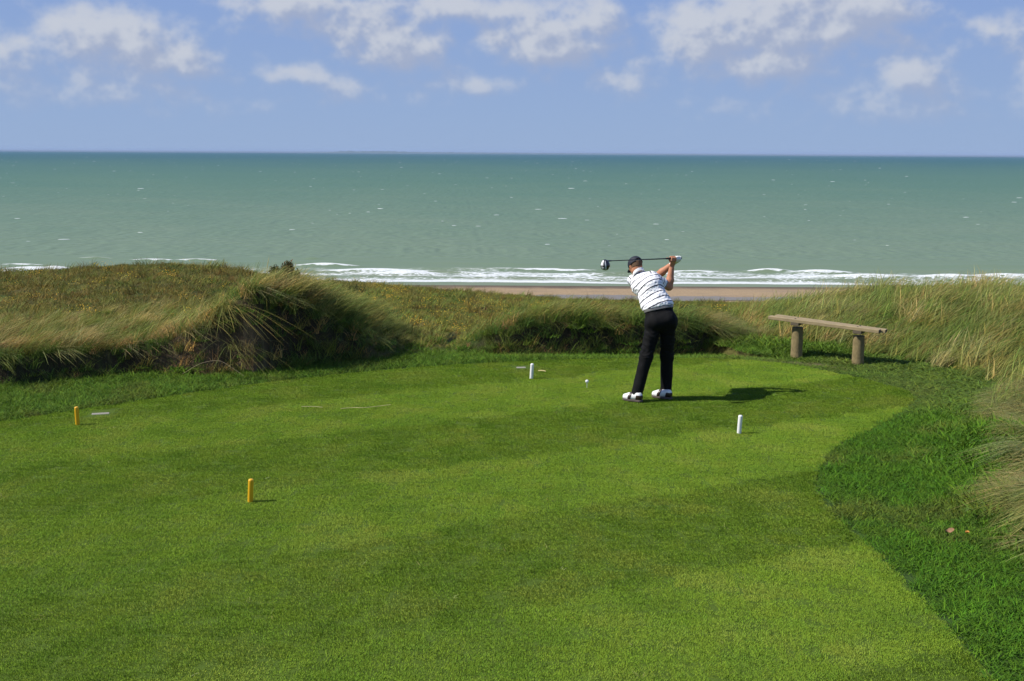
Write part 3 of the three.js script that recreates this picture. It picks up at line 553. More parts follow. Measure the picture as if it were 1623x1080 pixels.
{
  const skin = std(lin(0.46, 0.205, 0.115), 0.55, { specularIntensity: 0.5 });
  // hand closed round the grip: knuckles, four fingers wrapped round the shaft, thumb along it
  function hand(wrist, along, side, grow = 0) {
    const c = addv(J.butt, CLUB, along), w0 = [wrist[0] - c[0], wrist[1] - c[1], wrist[2] - c[2]], W = unit(addv(w0, CLUB, -dot(w0, CLUB))), N = cross(CLUB, W).map((v) => v * side), bones = [];
    const ring = (s, deg, r) => { const t = deg * D2R; return addv(addv(addv(c, CLUB, s), W, Math.cos(t) * r), N, Math.sin(t) * r); };
    const L = [0.92, 1, 0.97, 0.8];
    for (let i = 0; i < 4; i++) {
      const s = (1.5 - i) * 0.0205, k = ring(s, 62, 0.032), rr = 0.0092 + grow;
      bones.push([addv(wrist, CLUB, s * 0.7), k, 0.017 + grow, 0.0125 + grow]);
      const a = ring(s, 62 + 62 * L[i], 0.0275), b = ring(s, 62 + 128 * L[i], 0.0245), e = ring(s, 62 + 195 * L[i], 0.0225);
      bones.push([k, a, rr + 0.001, rr], [a, b, rr, rr * 0.95], [b, e, rr * 0.95, rr * 0.82]);
    }
    const tb = addv(addv(wrist, W, -0.02), N, -0.014), tk = ring(0.03, -55, 0.026), tt = ring(0.068, -85, 0.022);
    bones.push([tb, tk, 0.016 + grow, 0.0115 + grow], [tk, tt, 0.0112 + grow, 0.009 + grow]);
    return bones;
  }
  const right = hand(J.wrR, 0.158, 1), left = hand(J.wrL, 0.070, 1, 0.001);
  const sumBones = (bones, x, y, z, k) => { let d = 1e9; for (const [a, b, ra, rb] of bones) d = smin(d, cone(x, y, z, a, b, ra, rb), k); return d; };
  // head frame
  const Fd = unit([-0.30, -0.52, -0.80]), U0 = [-0.25, 0.82, -0.45], Up = unit(addv(U0, Fd, -dot(U0, Fd))), Sd = cross(Fd, Up);   // Sd: towards his right
  const hp = (f, u, s) => addv(addv(addv(J.head, Fd, f), Up, u), Sd, s);
  const ell = (x, y, z, c, rf, ru, rs) => { const p = [x - c[0], y - c[1], z - c[2]], a = dot(p, Fd) / rf, b = dot(p, Up) / ru, e = dot(p, Sd) / rs, l = Math.hypot(a, b, e), g = Math.hypot(a / rf, b / ru, e / rs); return g < 1e-6 ? -Math.min(rf, ru, rs) : l * (l - 1) / g; };
  const cran = hp(-0.008, 0.022, 0);
  const skull = (x, y, z) => ell(x, y, z, cran, 0.096, 0.082, 0.074);
  const headField = (x, y, z) => {
    let d = skull(x, y, z);
    d = smin(d, cone(x, y, z, hp(0.045, -0.02, 0), hp(0.058, -0.085, 0), 0.056, 0.034), 0.05);       // face down to the chin
    d = smin(d, cone(x, y, z, hp(0.0, -0.06, -0.045), hp(0.06, -0.088, 0), 0.026, 0.022), 0.03); d = smin(d, cone(x, y, z, hp(0.0, -0.06, 0.045), hp(0.06, -0.088, 0), 0.026, 0.022), 0.03);
    d = smin(d, cone(x, y, z, hp(0.094, 0.008, 0), hp(0.112, -0.032, 0), 0.008, 0.0135), 0.012);       // nose
    d = smin(d, cone(x, y, z, hp(0.088, 0.018, -0.03), hp(0.088, 0.018, 0.03), 0.010, 0.010), 0.014);  // brow
    for (const s of [-1, 1]) d = smax(d, -cone(x, y, z, hp(0.098, -0.002, s * 0.031), hp(0.098, -0.002, s * 0.032), 0.012, 0.012), 0.01);
    d = smin(d, cone(x, y, z, hp(0.088, -0.056, -0.018), hp(0.088, -0.056, 0.018), 0.0085, 0.0085), 0.008); // lips
    for (const s of [-1, 1]) { let e = cone(x, y, z, hp(-0.012, 0.012, s * 0.079), hp(-0.004, -0.026, s * 0.074), 0.019, 0.011); e = smax(e, Math.abs(dot([x - J.head[0], y - J.head[1], z - J.head[2]], Sd) * s - 0.078 + 0) - 0.007, 0.004); d = smin(d, e, 0.006); }
    d = smin(d, cone(x, y, z, hp(-0.03, -0.045, 0), addv(J.neck, SPINE, -0.03), 0.054, 0.054), 0.04);
    return d;
  };
  const arms = [[J.shR, J.elbR, 0.056, 0.043], [J.elbR, addv(J.elbR, addv(J.wrR, J.elbR, -1), 0.3), 0.043, 0.046], [addv(J.elbR, addv(J.wrR, J.elbR, -1), 0.3), J.wrR, 0.046, 0.029], [J.shL, J.elbL, 0.056, 0.043], [J.elbL, addv(J.elbL, addv(J.wrL, J.elbL, -1), 0.3), 0.043, 0.045], [addv(J.elbL, addv(J.wrL, J.elbL, -1), 0.3), J.wrL, 0.045, 0.029], [J.shL, J.shR, 0.06, 0.06], [J.neck, addv(J.neck, SPINE, -0.1), 0.046, 0.05]];
  const bodyField = (x, y, z) => { let d = sumBones(arms, x, y, z, 0.022); d = smin(d, headField(x, y, z), 0.02); const far = Math.hypot(x - 0.31, y - 1.66, z + 0.32); if (far < 0.2) d = smin(d, sumBones(right, x, y, z, 0.0045), 0.012); return d; };
  part('body', meshField(bodyField, [-0.30, 1.24, -0.68], [0.42, 1.76, -0.08], 0.0048), skin, golfer);
  part('glove', meshField((x, y, z) => smin(sumBones(left, x, y, z, 0.0045), cone(x, y, z, J.wrL, addv(J.wrL, unit(addv(J.elbL, J.wrL, -1)), 0.035), 0.031, 0.033), 0.01), [0.27, 1.56, -0.50], [0.48, 1.76, -0.27], 0.0042), std(lin(0.78, 0.78, 0.76), 0.6), golfer);
  for (const s of [-1, 1]) { const e = new THREE.SphereGeometry(0.0115, 12, 8); e.translate(...hp(0.084, -0.001, s * 0.031)); part('eye', e, std(lin(0.5, 0.45, 0.42), 0.25), golfer); }
  // hair: cropped, showing below the cap at the back
  const hairField = (x, y, z) => { const p = [x - J.head[0], y - J.head[1], z - J.head[2]], f = dot(p, Fd), u = dot(p, Up); let d = headField(x, y, z) - 0.0045; d = smax(d, f - 0.018 - 0.3 * u, 0.01); d = smax(d, -(u + 0.052 - 0.25 * Math.abs(dot(p, Sd))), 0.012); const near = Math.abs(dot(p, Sd)) - 0.071; return smax(d, near, 0.006); };
  part('hair', meshField(hairField, [-0.26, 1.47, -0.52], [0.0, 1.72, -0.22], 0.005), std(lin(0.115, 0.062, 0.028), 0.8), golfer);
  // cap with its rear opening, strap and peak
  const navy = std(lin(0.010, 0.013, 0.024), 0.75);
  const capField = (x, y, z) => {
    const p = [x - J.head[0], y - J.head[1], z - J.head[2]], f = dot(p, Fd), u = dot(p, Up), s = dot(p, Sd); let d = Math.abs(skull(x, y, z) - 0.010) - 0.0045;
    d = smax(d, -(u - 0.002 + 0.18 * f), 0.006);                                                      // rim
    const hole = Math.max(Math.hypot(s / 1.0, (u - 0.030) / 0.62) - 0.036, f + 0.03); d = smax(d, -hole, 0.004);
    return d;
  };
  const cap = part('cap', meshField(capField, [-0.27, 1.50, -0.53], [0.0, 1.74, -0.22], 0.0042), navy, golfer);
  part('cap_peak', meshField((x, y, z) => { const p = [x - J.head[0], y - J.head[1], z - J.head[2]], f = dot(p, Fd), u = dot(p, Up), s = dot(p, Sd), sh = u - 0.004 + 0.35 * (f - 0.08) * 0.4 + s * s * 3.5; return Math.max(Math.hypot((f - 0.075) / 0.1, s / 0.074) * 0.075 - 0.075, Math.abs(sh) - 0.004, 0.07 - f) ; }, [-0.34, 1.40, -0.66], [0.05, 1.72, -0.34], 0.006), navy, cap);
  // polo shirt
  const shirtMap = (() => {
    const n = 512, a = new Uint8Array(n * 4 * 4); const lines = [[0.10, 0.046, [20, 22, 44]], [0.37, 0.020, [130, 134, 150]], [0.60, 0.046, [20, 22, 44]], [0.83, 0.018, [130, 134, 150]]];
    for (let y = 0; y < n; y++) { let c = [238, 238, 240]; for (const [p, w, q] of lines) { const d = Math.abs(y / n - p); if (d < w) c = q; } for (let x = 0; x < 4; x++) { const o = (y * 4 + x) * 4; a[o] = c[0]; a[o + 1] = c[1]; a[o + 2] = c[2]; a[o + 3] = 255; } }
    const t = new THREE.DataTexture(a, 4, n); t.colorSpace = THREE.SRGBColorSpace; t.wrapS = t.wrapT = THREE.RepeatWrapping; t.magFilter = THREE.LinearFilter; t.needsUpdate = true; return t;
  })();
  const cloth = std(0xffffff, 0.85, { map: shirtMap, sheen: 0.2 });
  const chest = [0.000, 1.365, -0.215], shAx = unit([0.62, 0.10, 0.78]), midAx = unit([0.86, 0.08, 0.48]);
  const torso = (x, y, z) => {
    let d = cone(x, y, z, addv(J.waist, [1, 0.1, 0.05], -0.062), addv(J.waist, [1, 0.1, 0.05], 0.062), 0.108, 0.108);
    d = smin(d, cone(x, y, z, addv([0.072, 1.215, -0.085], midAx, -0.068), addv([0.072, 1.215, -0.085], midAx, 0.068), 0.112, 0.112), 0.09);
    d = smin(d, cone(x, y, z, addv(chest, shAx, -0.090), addv(chest, shAx, 0.085), 0.128, 0.128), 0.09);
    d = smin(d, cone(x, y, z, addv(J.shL, shAx, 0.02), addv(J.shR, shAx, -0.02), 0.074, 0.076), 0.08);
    return d;
  };
  const fold = (x, y, z) => 0.0045 * n3(x * 9 + y * 5, y * 16, z * 9) + 0.003 * n3(x * 22, y * 22, z * 22);
  const low = (x, y, z) => dot([x - J.waist[0], y - J.waist[1], z - J.waist[2]], BELT);
  const stripes = (x, y, z) => [x * 4, (dot([x, y, z], SPINE) + 0.003 * n3(x * 7, y * 7, z * 7)) / 0.150];
  part('shirt', meshField((x, y, z) => { const b = low(x, y, z), puff = 0.014 * Math.exp(-(((b - 0.055) / 0.045) ** 2)); let d = torso(x, y, z) - 0.006 - puff + fold(x, y, z); d = smin(d, cone(x, y, z, J.neck, addv(J.neck, SPINE, 0.012), 0.072, 0.068), 0.03); d = smax(d, -(b - 0.020), 0.006); const n = dot([x - J.neck[0], y - J.neck[1], z - J.neck[2]], SPINE); return smax(d, n - 0.028, 0.006); }, [-0.36, 0.98, -0.64], [0.40, 1.62, 0.22], 0.0075, stripes), cloth, golfer);
  const sleeve = (a, b, len, r0, r1) => { const ax = unit(addv(b, a, -1)); return meshField((x, y, z) => { const s = dot([x - a[0], y - a[1], z - a[2]], ax); let d = cone(x, y, z, addv(a, ax, -0.02), addv(a, ax, len), r0, r1) + fold(x, y, z) * 0.7; return smax(d, s - len, 0.006); }, [Math.min(a[0], b[0]) - 0.12, Math.min(a[1], b[1]) - 0.12, Math.min(a[2], b[2]) - 0.12], [Math.max(a[0], b[0]) + 0.12, Math.max(a[1], b[1]) + 0.12, Math.max(a[2], b[2]) + 0.12], 0.007, (x, y, z) => [0, dot([x - a[0], y - a[1], z - a[2]], ax) / 0.1 + 0.35]); };
  part('sleeve', sleeve(J.shR, J.elbR, 0.185, 0.081, 0.068), cloth, golfer);
  part('sleeve', sleeve(J.shL, J.elbL, 0.175, 0.078, 0.064), cloth, golfer);
  part('collar', meshField((x, y, z) => { const n = dot([x - J.neck[0], y - J.neck[1], z - J.neck[2]], SPINE); return Math.max(Math.abs(cone(x, y, z, addv(J.neck, SPINE, -0.05), hp(-0.03, -0.045, 0), 0.077, 0.060)) - 0.005, Math.abs(n - 0.004) - 0.018); }, [-0.24, 1.42, -0.48], [0.06, 1.62, -0.18], 0.005), std(lin(0.8, 0.8, 0.81), 0.85), golfer);
  // trousers
  const legField = (x, y, z) => {
    let d = cone(x, y, z, J.hipL, J.hipR, 0.112, 0.116);
    d = smin(d, cone(x, y, z, addv(J.waist, [1, 0.1, 0.05], -0.06), addv(J.waist, [1, 0.1, 0.05], 0.06), 0.106, 0.106), 0.07);
    d = smin(d, cone(x, y, z, [0.10, 0.965, 0.085], [0.225, 0.985, 0.085], 0.092, 0.096), 0.06);
    const l = smin(cone(x, y, z, addv(J.hipL, [0, -0.06, 0]), J.kneeL, 0.098, 0.074), cone(x, y, z, J.kneeL, J.hemL, 0.076, 0.068), 0.04), r = smin(cone(x, y, z, addv(J.hipR, [0, -0.06, 0]), J.kneeR, 0.098, 0.076), cone(x, y, z, J.kneeR, J.hemR, 0.078, 0.069), 0.04);
    d = smin(d, smin(l, r, 0.008), 0.035);
    const w = Math.max(0, Math.exp(-(((y - 0.62) / 0.10) ** 2)) + 0.8 * Math.exp(-(((y - 0.82) / 0.07) ** 2)));
    return d + 0.007 * w * n3(x * 4, y * 17 + x * 6, z * 4) + 0.003 * w * Math.sin(y * 85 + x * 38 + 5 * n3(x * 6, y * 6, z * 6)) + 0.004 * n3(x * 9, y * 6, z * 9);
  };
  part('trousers', meshField((x, y, z) => { let d = smax(legField(x, y, z), low(x, y, z) + 0.006, 0.005); return smax(d, (x < 0.09 ? 0.062 : 0.052) - y, 0.005); }, [-0.26, 0.03, -0.26], [0.42, 1.24, 0.28], 0.009), std(lin(0.0055, 0.0055, 0.006), 0.8, { specularIntensity: 0.3 }), golfer);
  const belt = part('belt', meshField((x, y, z) => Math.max(Math.abs(torso(x, y, z) - 0.0035) - 0.005, Math.abs(low(x, y, z) - 0.004) - 0.017), [-0.12, 1.0, -0.2], [0.36, 1.22, 0.2], 0.006), std(lin(0.16, 0.155, 0.15), 0.25, { specularIntensity: 1 }), golfer);
  // two-tone spiked shoes
  const white = std(lin(0.8, 0.8, 0.79), 0.4), brown = std(lin(0.035, 0.018, 0.014), 0.4), rubber = std(lin(0.10, 0.08, 0.065), 0.7);
  for (const [toe, heel] of [[[-0.292, 0, 0.038], [-0.070, 0, 0.196]], [[0.082, 0, -0.134], [0.310, 0, 0.028]]]) {
    const dir = unit(addv(heel, toe, -1)), len = Math.hypot(heel[0] - toe[0], heel[2] - toe[2]);
    const base = (x, y, z) => { const s = dot([x - toe[0], 0, z - toe[2]], dir), q = Math.abs(dot([x - toe[0], 0, z - toe[2]], [-dir[2], 0, dir[0]])); return [s, q]; };
    const upper = (x, y, z) => {
      const at = (s, yy) => [toe[0] + dir[0] * s, yy, toe[2] + dir[2] * s];
      let d = cone(x, y, z, at(0.042, 0.042), at(0.10, 0.048), 0.036, 0.044); d = smin(d, cone(x, y, z, at(0.10, 0.052), at(len - 0.04, 0.058), 0.040, 0.036), 0.03); d = smin(d, cone(x, y, z, at(0.15, 0.07), at(len - 0.055, 0.088), 0.034, 0.038), 0.03);
      return Math.max(d, 0.022 - y, y - 0.112);
    };
    const lo = [Math.min(toe[0], heel[0]) - 0.07, 0.0, Math.min(toe[2], heel[2]) - 0.07], hi = [Math.max(toe[0], heel[0]) + 0.07, 0.14, Math.max(toe[2], heel[2]) + 0.07];
    const shoe = part('shoe', meshField(upper, lo, hi, 0.0055), white, golfer);
    part('saddle', meshField((x, y, z) => { const [s] = base(x, y, z), t = s - 0.112 - 0.25 * (y - 0.03); return Math.max(Math.abs(upper(x, y, z) - 0.001) - 0.0035, Math.abs(t) - 0.020); }, lo, hi, 0.005), brown, shoe);
    part('heel_counter', meshField((x, y, z) => { const [s] = base(x, y, z); return Math.max(Math.abs(upper(x, y, z) - 0.001) - 0.0035, len - 0.062 - 0.35 * (0.08 - y) - s, y - 0.085); }, lo, hi, 0.005), brown, shoe);
    part('sole', meshField((x, y, z) => { const [s, q] = base(x, y, z), w = 0.036 + 0.011 * Math.exp(-(((s - 0.095) / 0.06) ** 2)), e = Math.max(q - w, 0) ; const ss = Math.max(0.045 - s, s - (len - 0.035), 0), qq = Math.max(q - (w - 0.034), 0); return Math.max(Math.hypot(ss, qq) - 0.038, Math.abs(y - 0.0135) - 0.0125); }, lo, hi, 0.005), rubber, shoe);
  }
  golfer.position.set(1.64, 0.004, -13.54);
  thing(golfer, 'person', 'person in striped polo shirt and black trousers at the top of a golf swing', 'person');
  golfer.name = 'person';
}
// ---------------------------------------------------------------- the driver held behind the golfer's head
{
  const club = new THREE.Group(), dark = std(lin(0.012, 0.012, 0.014), 0.28, { clearcoat: 0.6 }), steel = std(lin(0.02, 0.02, 0.022), 0.3, { metalness: 0.4 });
  const rod = (a, b, ra, rb, n = 12) => { const u = V(...b).sub(V(...a)), g = new THREE.CylinderGeometry(rb, ra, u.length(), n, 1); g.applyQuaternion(new THREE.Quaternion().setFromUnitVectors(V(0, 1, 0), u.clone().normalize())); g.translate(...V(...a).addScaledVector(u, 0.5).toArray()); return g; };
  part('shaft', rod(addv(J.butt, CLUB, 0.26), J.hosel, 0.0078, 0.0052), steel, club);
  const grip = part('grip', mergeGeometries([rod(addv(J.butt, CLUB, 0.006), addv(J.butt, CLUB, 0.268), 0.0135, 0.0098), rod(addv(J.butt, CLUB, -0.002), addv(J.butt, CLUB, 0.006), 0.010, 0.0135)]), std(lin(0.015, 0.015, 0.015), 0.9), club);
  part('hosel', rod(addv(J.hosel, CLUB, -0.03), addv(J.hosel, CLUB, 0.028), 0.008, 0.011), dark, club);
  // the head hangs toe-down below the hosel with its sole turned to the viewer
  const head = new THREE.Group(); head.name = 'club_head'; club.add(head);
  head.position.set(J.hosel[0] - 0.050, J.hosel[1] - 0.044, J.hosel[2] + 0.030);
  const pear = (r, p0 = 0, pl = 6.2832, t0 = 0, tl = Math.PI) => {
    const g = new THREE.SphereGeometry(1, 40, 28, p0, pl, t0, tl), q = g.attributes.position;
    for (let i = 0; i < q.count; i++) { let x = q.getX(i), y = q.getY(i), z = q.getZ(i); const taper = 1 - 0.16 * y; z = z > 0 ? z * 0.62 : z; q.setXYZ(i, x * 0.055 * taper * r, y * 0.066 * r, z * 0.047 * r * taper); }
    g.computeVertexNormals(); return g;
  };
  part('crown', pear(1), dark, head);
  const silver = std(lin(0.62, 0.63, 0.65), 0.3), whiteP = std(lin(0.75, 0.75, 0.76), 0.35);
  // sole graphics: white panel and two silver blades, thin shells over the sole
  part('sole_panel', pear(1.012, Math.PI * 1.04, Math.PI * 0.26, Math.PI * 0.16, Math.PI * 0.32), whiteP, head);
  part('sole_blade', pear(1.014, Math.PI * 1.42, Math.PI * 0.085, Math.PI * 0.20, Math.PI * 0.62), silver, head);
  part('sole_blade', pear(1.014, Math.PI * 1.16, Math.PI * 0.07, Math.PI * 0.53, Math.PI * 0.24), whiteP, head);
  part('sole_blade', pear(1.014, Math.PI * 1.28, Math.PI * 0.06, Math.PI * 0.56, Math.PI * 0.26), silver, head);
  for (const c of head.children) c.geometry.rotateY(Math.PI);
  head.rotation.set(0.1, 0.15, 0.12);
  club.position.copy(golfer.position);
  thing(club, 'golf_club', 'black driver held behind the head of the golfer in striped shirt', 'golf club');
}
// ---------------------------------------------------------------- ball, tee peg, tee markers
{
  const r = 0.0215, g = new THREE.IcosahedronGeometry(r, 12), p = g.attributes.position, dirs = []; for (let i = 0; i < 180; i++) { const y = 1 - 2 * (i + 0.5) / 180, a = i * 2.39996, s = Math.sqrt(1 - y * y); dirs.push([Math.cos(a) * s, y, Math.sin(a) * s]); }
  for (let i = 0; i < p.count; i++) { const v = unit([p.getX(i), p.getY(i), p.getZ(i)]); let m = 0; for (const d of dirs) { const c = dot(v, d); if (c > m) m = c; } const k = r - 0.0009 * sstep(0.9968, 0.9995, m); p.setXYZ(i, v[0] * k, v[1] * k, v[2] * k); }
  g.computeVertexNormals();
  const ball = new THREE.Mesh(g, std(lin(0.82, 0.82, 0.82), 0.3)); ball.position.set(0.96, 0.062 + r, -14.2);
  thing(ball, 'golf_ball', 'white golf ball teed up in front of the golfer', 'golf ball');
  const peg = new THREE.Mesh(new THREE.LatheGeometry([[0.0005, -0.02], [0.0025, -0.005], [0.0027, 0.045], [0.0055, 0.058], [0.0065, 0.0635], [0.005, 0.0622], [0.0001, 0.060]].map(([x, y]) => new THREE.Vector2(x, y)), 14), std(lin(0.75, 0.74, 0.7), 0.5)); peg.position.set(0.96, 0, -14.2);
  thing(peg, 'golf_tee_peg', 'small pale tee peg under the white golf ball', 'tee peg');
  const profile = [[0.0001, -0.06], [0.012, -0.05], [0.0232, -0.02], [0.0232, 0.184], [0.0226, 0.190], [0.0195, 0.195], [0.014, 0.1985], [0.007, 0.2002], [0.0001, 0.2008]].map(([x, y]) => new THREE.Vector2(x, y));
  const body = new THREE.LatheGeometry(profile.slice(0, 4), 28), dome = new THREE.LatheGeometry(profile.slice(3), 28);
  const yellow = std(lin(0.74, 0.40, 0.012), 0.42, { bumpMap: grain, bumpScale: 0.001 }), white = std(lin(0.8, 0.8, 0.77), 0.45, { bumpMap: grain, bumpScale: 0.001 });
  for (const [x, d, m, lean, label, group] of [[-4.74, 12.08, yellow, 0.5, 'yellow tee marker post standing by the far left edge of the tee', 'yellow tee markers'], [-2.23, 9.35, yellow, -3.6, 'yellow tee marker post nearest the camera, leaning slightly', 'yellow tee markers'],
    [0.26, 14.8, white, -3.0, 'white tee marker post near the back edge beyond the ball', 'white tee markers'], [2.44, 11.85, white, -2.8, 'white tee marker post to the right in front of the golfer', 'white tee markers']]) {
    const o = new THREE.Group(); part('post', body, m, o); part('domed_top', dome, m, o); o.position.set(x, 0, -d); o.rotation.z = lean * D2R;
    thing(o, 'tee_marker', label, 'tee marker', group);
  }
}
// ---------------------------------------------------------------- the wooden bench
{
  const bench = new THREE.Group(), wood = noiseTexture(512, (u, v) => { const w = 0.5 + 0.5 * Math.sin((v * 46 + 2.2 * tile(u, v, 5, 3)) * 6.283); const g = 0.66 + 0.16 * tile(u * 0.25, v, 60, 2) + 0.10 * w + 0.12 * tile(u, v, 9, 4); return [g, g * 0.99, g * 0.97]; });
  const plankMat = std(lin(0.42, 0.325, 0.175), 0.85, { map: wood, bumpMap: wood, bumpScale: 0.003 }), endMat = std(lin(0.11, 0.085, 0.06), 0.95, { map: wood }), logMat = std(lin(0.28, 0.215, 0.098), 0.9, { map: wood, bumpMap: wood, bumpScale: 0.006 });
  const e = unit([1.355, -0.078, 0.81]), pz = unit([0.81, 0, -1.355]), up = cross(pz, e).map((v) => -v), M = new THREE.Matrix4().makeBasis(V(...e), V(...up), V(...pz.map((v) => -v)));
  const L = 1.60, c0 = [4.537, 0.548, -16.20];
  const place = (g, off, along = 0, dy = 0) => { g.applyMatrix4(M); const p = addv(addv(addv(c0, pz, off), e, along), [0, 1, 0], dy); g.translate(...p); return g; };
  const plank = (seed) => {
    const g = new RoundedBoxGeometry(L, 0.048, 0.118, 2, 0.006), p = g.attributes.position, uv = g.attributes.uv;
    for (let i = 0; i < p.count; i++) { const x = p.getX(i), y = p.getY(i), z = p.getZ(i); uv.setXY(i, x * 0.6 + seed, (z + y) * 3 + seed * 0.37); p.setXYZ(i, x, y + 0.004 * Math.sin(x * 2.1 + seed) - 0.006 * (x / L) ** 2, z); }
    return g;
  };
  for (const [off, along, seed] of [[-0.066, -0.03, 1], [0.066, 0.03, 3]]) {
    const pl = part('plank', place(plank(seed), off, along), plankMat, bench);
    for (const s of [-1, 1]) part('end_grain', place(new THREE.BoxGeometry(0.003, 0.040, 0.108), off, along + s * (L / 2 + 0.0005), -0.002), endMat, pl);
  }
  for (const along of [-0.44, 0.46]) for (const off of [-0.066, 0.066]) { const b = new THREE.CylinderGeometry(0.011, 0.012, 0.006, 10); part('bolt', place(b, off, along, 0.027), std(lin(0.10, 0.085, 0.07), 0.6, { metalness: 0.6 }), bench); }
  for (const [x, z, top] of [[4.19, -16.46, 0.50], [4.945, -15.97, 0.455]]) {
    const r = rngOf(Math.round(x * 100)), pts = []; for (let i = 0; i <= 10; i++) { const t = i / 10; pts.push(new THREE.Vector2((0.088 - 0.009 * t) * (1 + 0.02 * (r() - 0.5)), -0.15 + t * (top + 0.15 - 0.05))); } pts.push(new THREE.Vector2(0.074, pts[10].y + 0.006), new THREE.Vector2(0.0001, pts[10].y + 0.007));
    const g = new THREE.LatheGeometry(pts, 28), q = g.attributes.position, uv = g.attributes.uv; for (let i = 0; i < q.count; i++) { const a = Math.atan2(q.getZ(i), q.getX(i)), k = 1 + 0.02 * Math.sin(a * 3 + x) + 0.012 * Math.sin(a * 7 + q.getY(i) * 4); q.setX(i, q.getX(i) * k); q.setZ(i, q.getZ(i) * k); uv.setXY(i, q.getY(i) * 1.2, uv.getX(i) * 1.0); }
    g.computeVertexNormals(); g.translate(x, 0, z);
    const post = part('leg', g, logMat, bench);
    const along = dot([x - c0[0], 0, z - c0[2]], unit([e[0], 0, e[2]]));
    const b = new RoundedBoxGeometry(0.12, 0.045, 0.25, 2, 0.005); part('bearer', place(b, 0, along, -0.048), std(lin(0.16, 0.125, 0.08), 0.9, { map: wood }), bench);
  }
  const base = V(4.54, 0, -16.2); for (const c of bench.children) { c.geometry.translate(-base.x, 0, -base.z); for (const s of c.children) s.geometry.translate(-base.x, 0, -base.z); } bench.position.copy(base);
  thing(bench, 'wooden_bench', 'weathered plank bench on two log posts beside the dune', 'bench');
}
// ---------------------------------------------------------------- bushes on the brow of the dune
function bush(x, d, w, h, seed, color, label, leafy) {
  const r = rngOf(seed), o = new THREE.Group(), leaves = [], cols = [], stems = [];
  for (let i = 0; i < 11; i++) {
    const a = r() * 6.283, R = w * 0.5 * Math.sqrt(r()), tip = V(Math.cos(a) * R, h * (0.45 + 0.5 * r()) * (1 - 0.5 * (R / (w * 0.5)) ** 2), Math.sin(a) * R * 0.8);
    const c = new THREE.CatmullRomCurve3([V(tip.x * 0.15, -0.05, tip.z * 0.15), V(tip.x * 0.5 + 0.02 * r(), tip.y * 0.5, tip.z * 0.5), tip]); stems.push(new THREE.TubeGeometry(c, 6, 0.0045, 5));
    for (let k = 0; k < leafy; k++) {
      const t = 0.25 + 0.75 * Math.sqrt(r()), p = c.getPoint(t), s = 0.016 + 0.016 * r(), g = new THREE.PlaneGeometry(s, s * 2, 1, 2), q = g.attributes.position;
      for (let i2 = 0; i2 < q.count; i2++) if (Math.abs(q.getY(i2)) > s * 0.5) q.setX(i2, q.getX(i2) * 0.25); else q.setZ(i2, s * 0.25);
      g.rotateX(r() * 6); g.rotateY(r() * 6); g.rotateZ(r() * 6); g.translate(p.x + (r() - 0.5) * w * 0.26, Math.max(0.0, p.y + (r() - 0.5) * h * 0.30), p.z + (r() - 0.5) * w * 0.26);
      const j = 0.7 + 0.6 * r(), cc = r() < 0.25 ? [color[0] * 1.5, color[1] * 0.8, color[2]] : color, ca = new Float32Array(q.count * 3); for (let i2 = 0; i2 < q.count; i2++) ca.set(cc.map((v) => v * j), i2 * 3); g.setAttribute('color', new THREE.BufferAttribute(ca, 3)); leaves.push(g);
    }
  }
  const crown = mergeGeometries(leaves); crown.computeVertexNormals();
  part('stem', mergeGeometries(stems), std(lin(0.07, 0.05, 0.03), 0.9), o); part('foliage', crown, bladeMat, o);
  o.position.set(x, land(x, d) - 0.02, -d); thing(o, 'bush', label, 'bush', 'bushes on the dunes');
}
bush(-3.40, 16.9, 0.46, 0.43, 61, [0.085, 0.085, 0.03], 'small dark bush on the crest of the undercut dune', 260);
bush(-4.2, 29.5, 0.75, 0.35, 62, [0.085, 0.095, 0.028], 'low olive bush on the brow against the surf', 80);
bush(-0.9, 30, 0.5, 0.16, 63, [0.10, 0.05, 0.025], 'small reddish shrub low in the meadow between the dunes', 60);
bush(5.6, 36, 0.55, 0.3, 64, [0.06, 0.065, 0.025], 'little dark bush on the brow right of the golfer', 60);
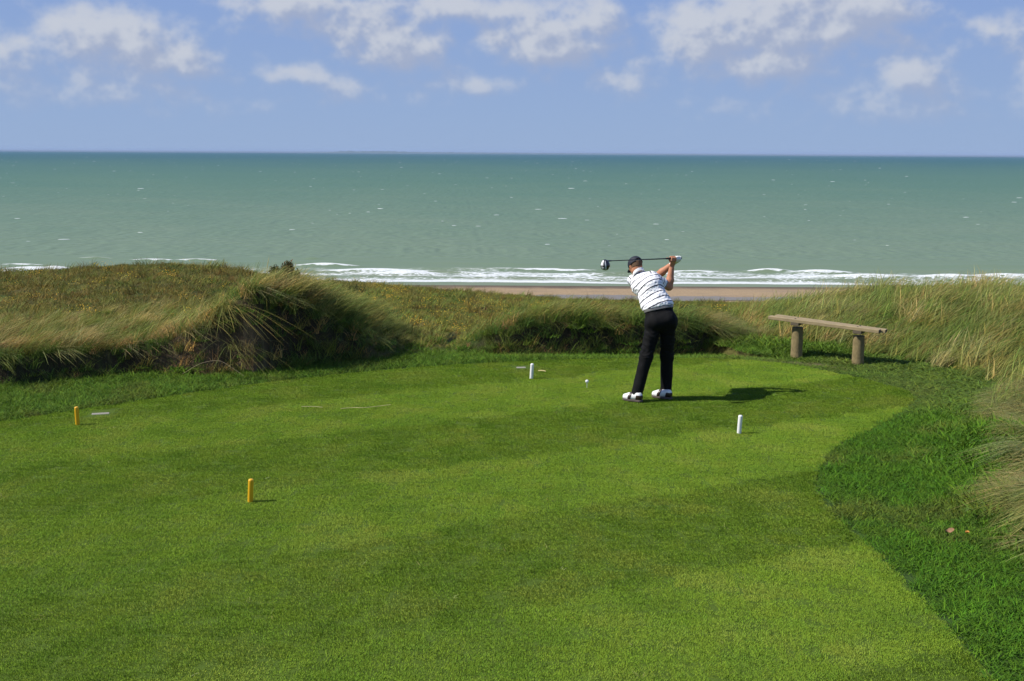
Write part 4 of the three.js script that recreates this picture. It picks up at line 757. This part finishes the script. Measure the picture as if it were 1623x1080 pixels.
// ---------------------------------------------------------------- plates let into the turf, fallen leaves, stalks
{
  const stone = std(lin(0.36, 0.34, 0.28), 0.9, { map: grain, bumpMap: grain, bumpScale: 0.004 });
  for (const [x, d, w, yaw, label] of plates) { const g = new RoundedBoxGeometry(w, 0.03, 0.055, 2, 0.006); g.rotateX(0.14); const o = new THREE.Mesh(g, stone); o.position.set(x, -0.012, -d + 0.05); o.rotation.y = yaw; thing(o, 'ground_plate', label, 'stone plate', 'pale plates let into the tee'); }
  const leaf = (x, d, s, yaw, tilt, color, label) => {
    const g = new THREE.PlaneGeometry(s, s * 0.62, 10, 6), p = g.attributes.position; for (let i = 0; i < p.count; i++) { const u = p.getX(i) / s * 2, v = p.getY(i), k = Math.sqrt(Math.max(0, 1 - u * u)) * (1 + 0.15 * u); p.setXYZ(i, p.getX(i), v * k, 0.16 * s * u * u + 3.0 * v * v / s * 0.4 + 0.04 * s * Math.sin(u * 5)); }
    g.rotateX(-Math.PI / 2); g.computeVertexNormals(); const o = new THREE.Mesh(g, std(lin(...color), 0.7)); o.position.set(x, land(x, d) + 0.075, -d); o.rotation.set(tilt, yaw, 0.2); thing(o, 'fallen_leaf', label, 'leaf', 'leaves lying in the rough');
  };
  leaf(3.40, 8.44, 0.075, 0.3, 0.25, [0.24, 0.13, 0.06], 'larger brown fallen leaf in the rough at right'); leaf(3.52, 8.40, 0.05, 1.2, -0.2, [0.42, 0.19, 0.03], 'smaller orange fallen leaf in the rough at right');
  const stalk = (pts, r, color, label) => { const c = new THREE.CatmullRomCurve3(pts.map((p) => V(...p))), g = new THREE.TubeGeometry(c, 20, r, 5); const o = new THREE.Mesh(g, std(lin(...color), 0.8)); thing(o, 'dry_stalk', label, 'stalk'); };
  stalk([[-1.98, 0.022, -12.83], [-1.85, 0.026, -12.87], [-1.72, 0.028, -12.86], [-1.55, 0.022, -12.98], [-1.42, 0.03, -13.02]], 0.0035, [0.50, 0.42, 0.20], 'bent straw-coloured stalk lying on the mown tee');
  stalk([[-2.45, 0.022, -12.93], [-2.33, 0.026, -12.92], [-2.2, 0.022, -12.9]], 0.003, [0.50, 0.44, 0.22], 'short straw lying left of the longer stalk on the tee');
  stalk([[0.36, 0.024, -15.2], [0.41, 0.03, -15.19], [0.46, 0.024, -15.17]], 0.008, [0.62, 0.50, 0.22], 'short dry blade on the tee beside the far white marker');
  stalk([[-4.35, 0.05, -14.72], [-4.1, 0.19, -14.74], [-3.85, 0.23, -14.7], [-3.7, 0.16, -14.66], [-3.52, 0.05, -14.62]], 0.0022, [0.36, 0.28, 0.16], 'dry stem arching at the foot of the dark dune bank');
}
renderer.render(scene, camera);
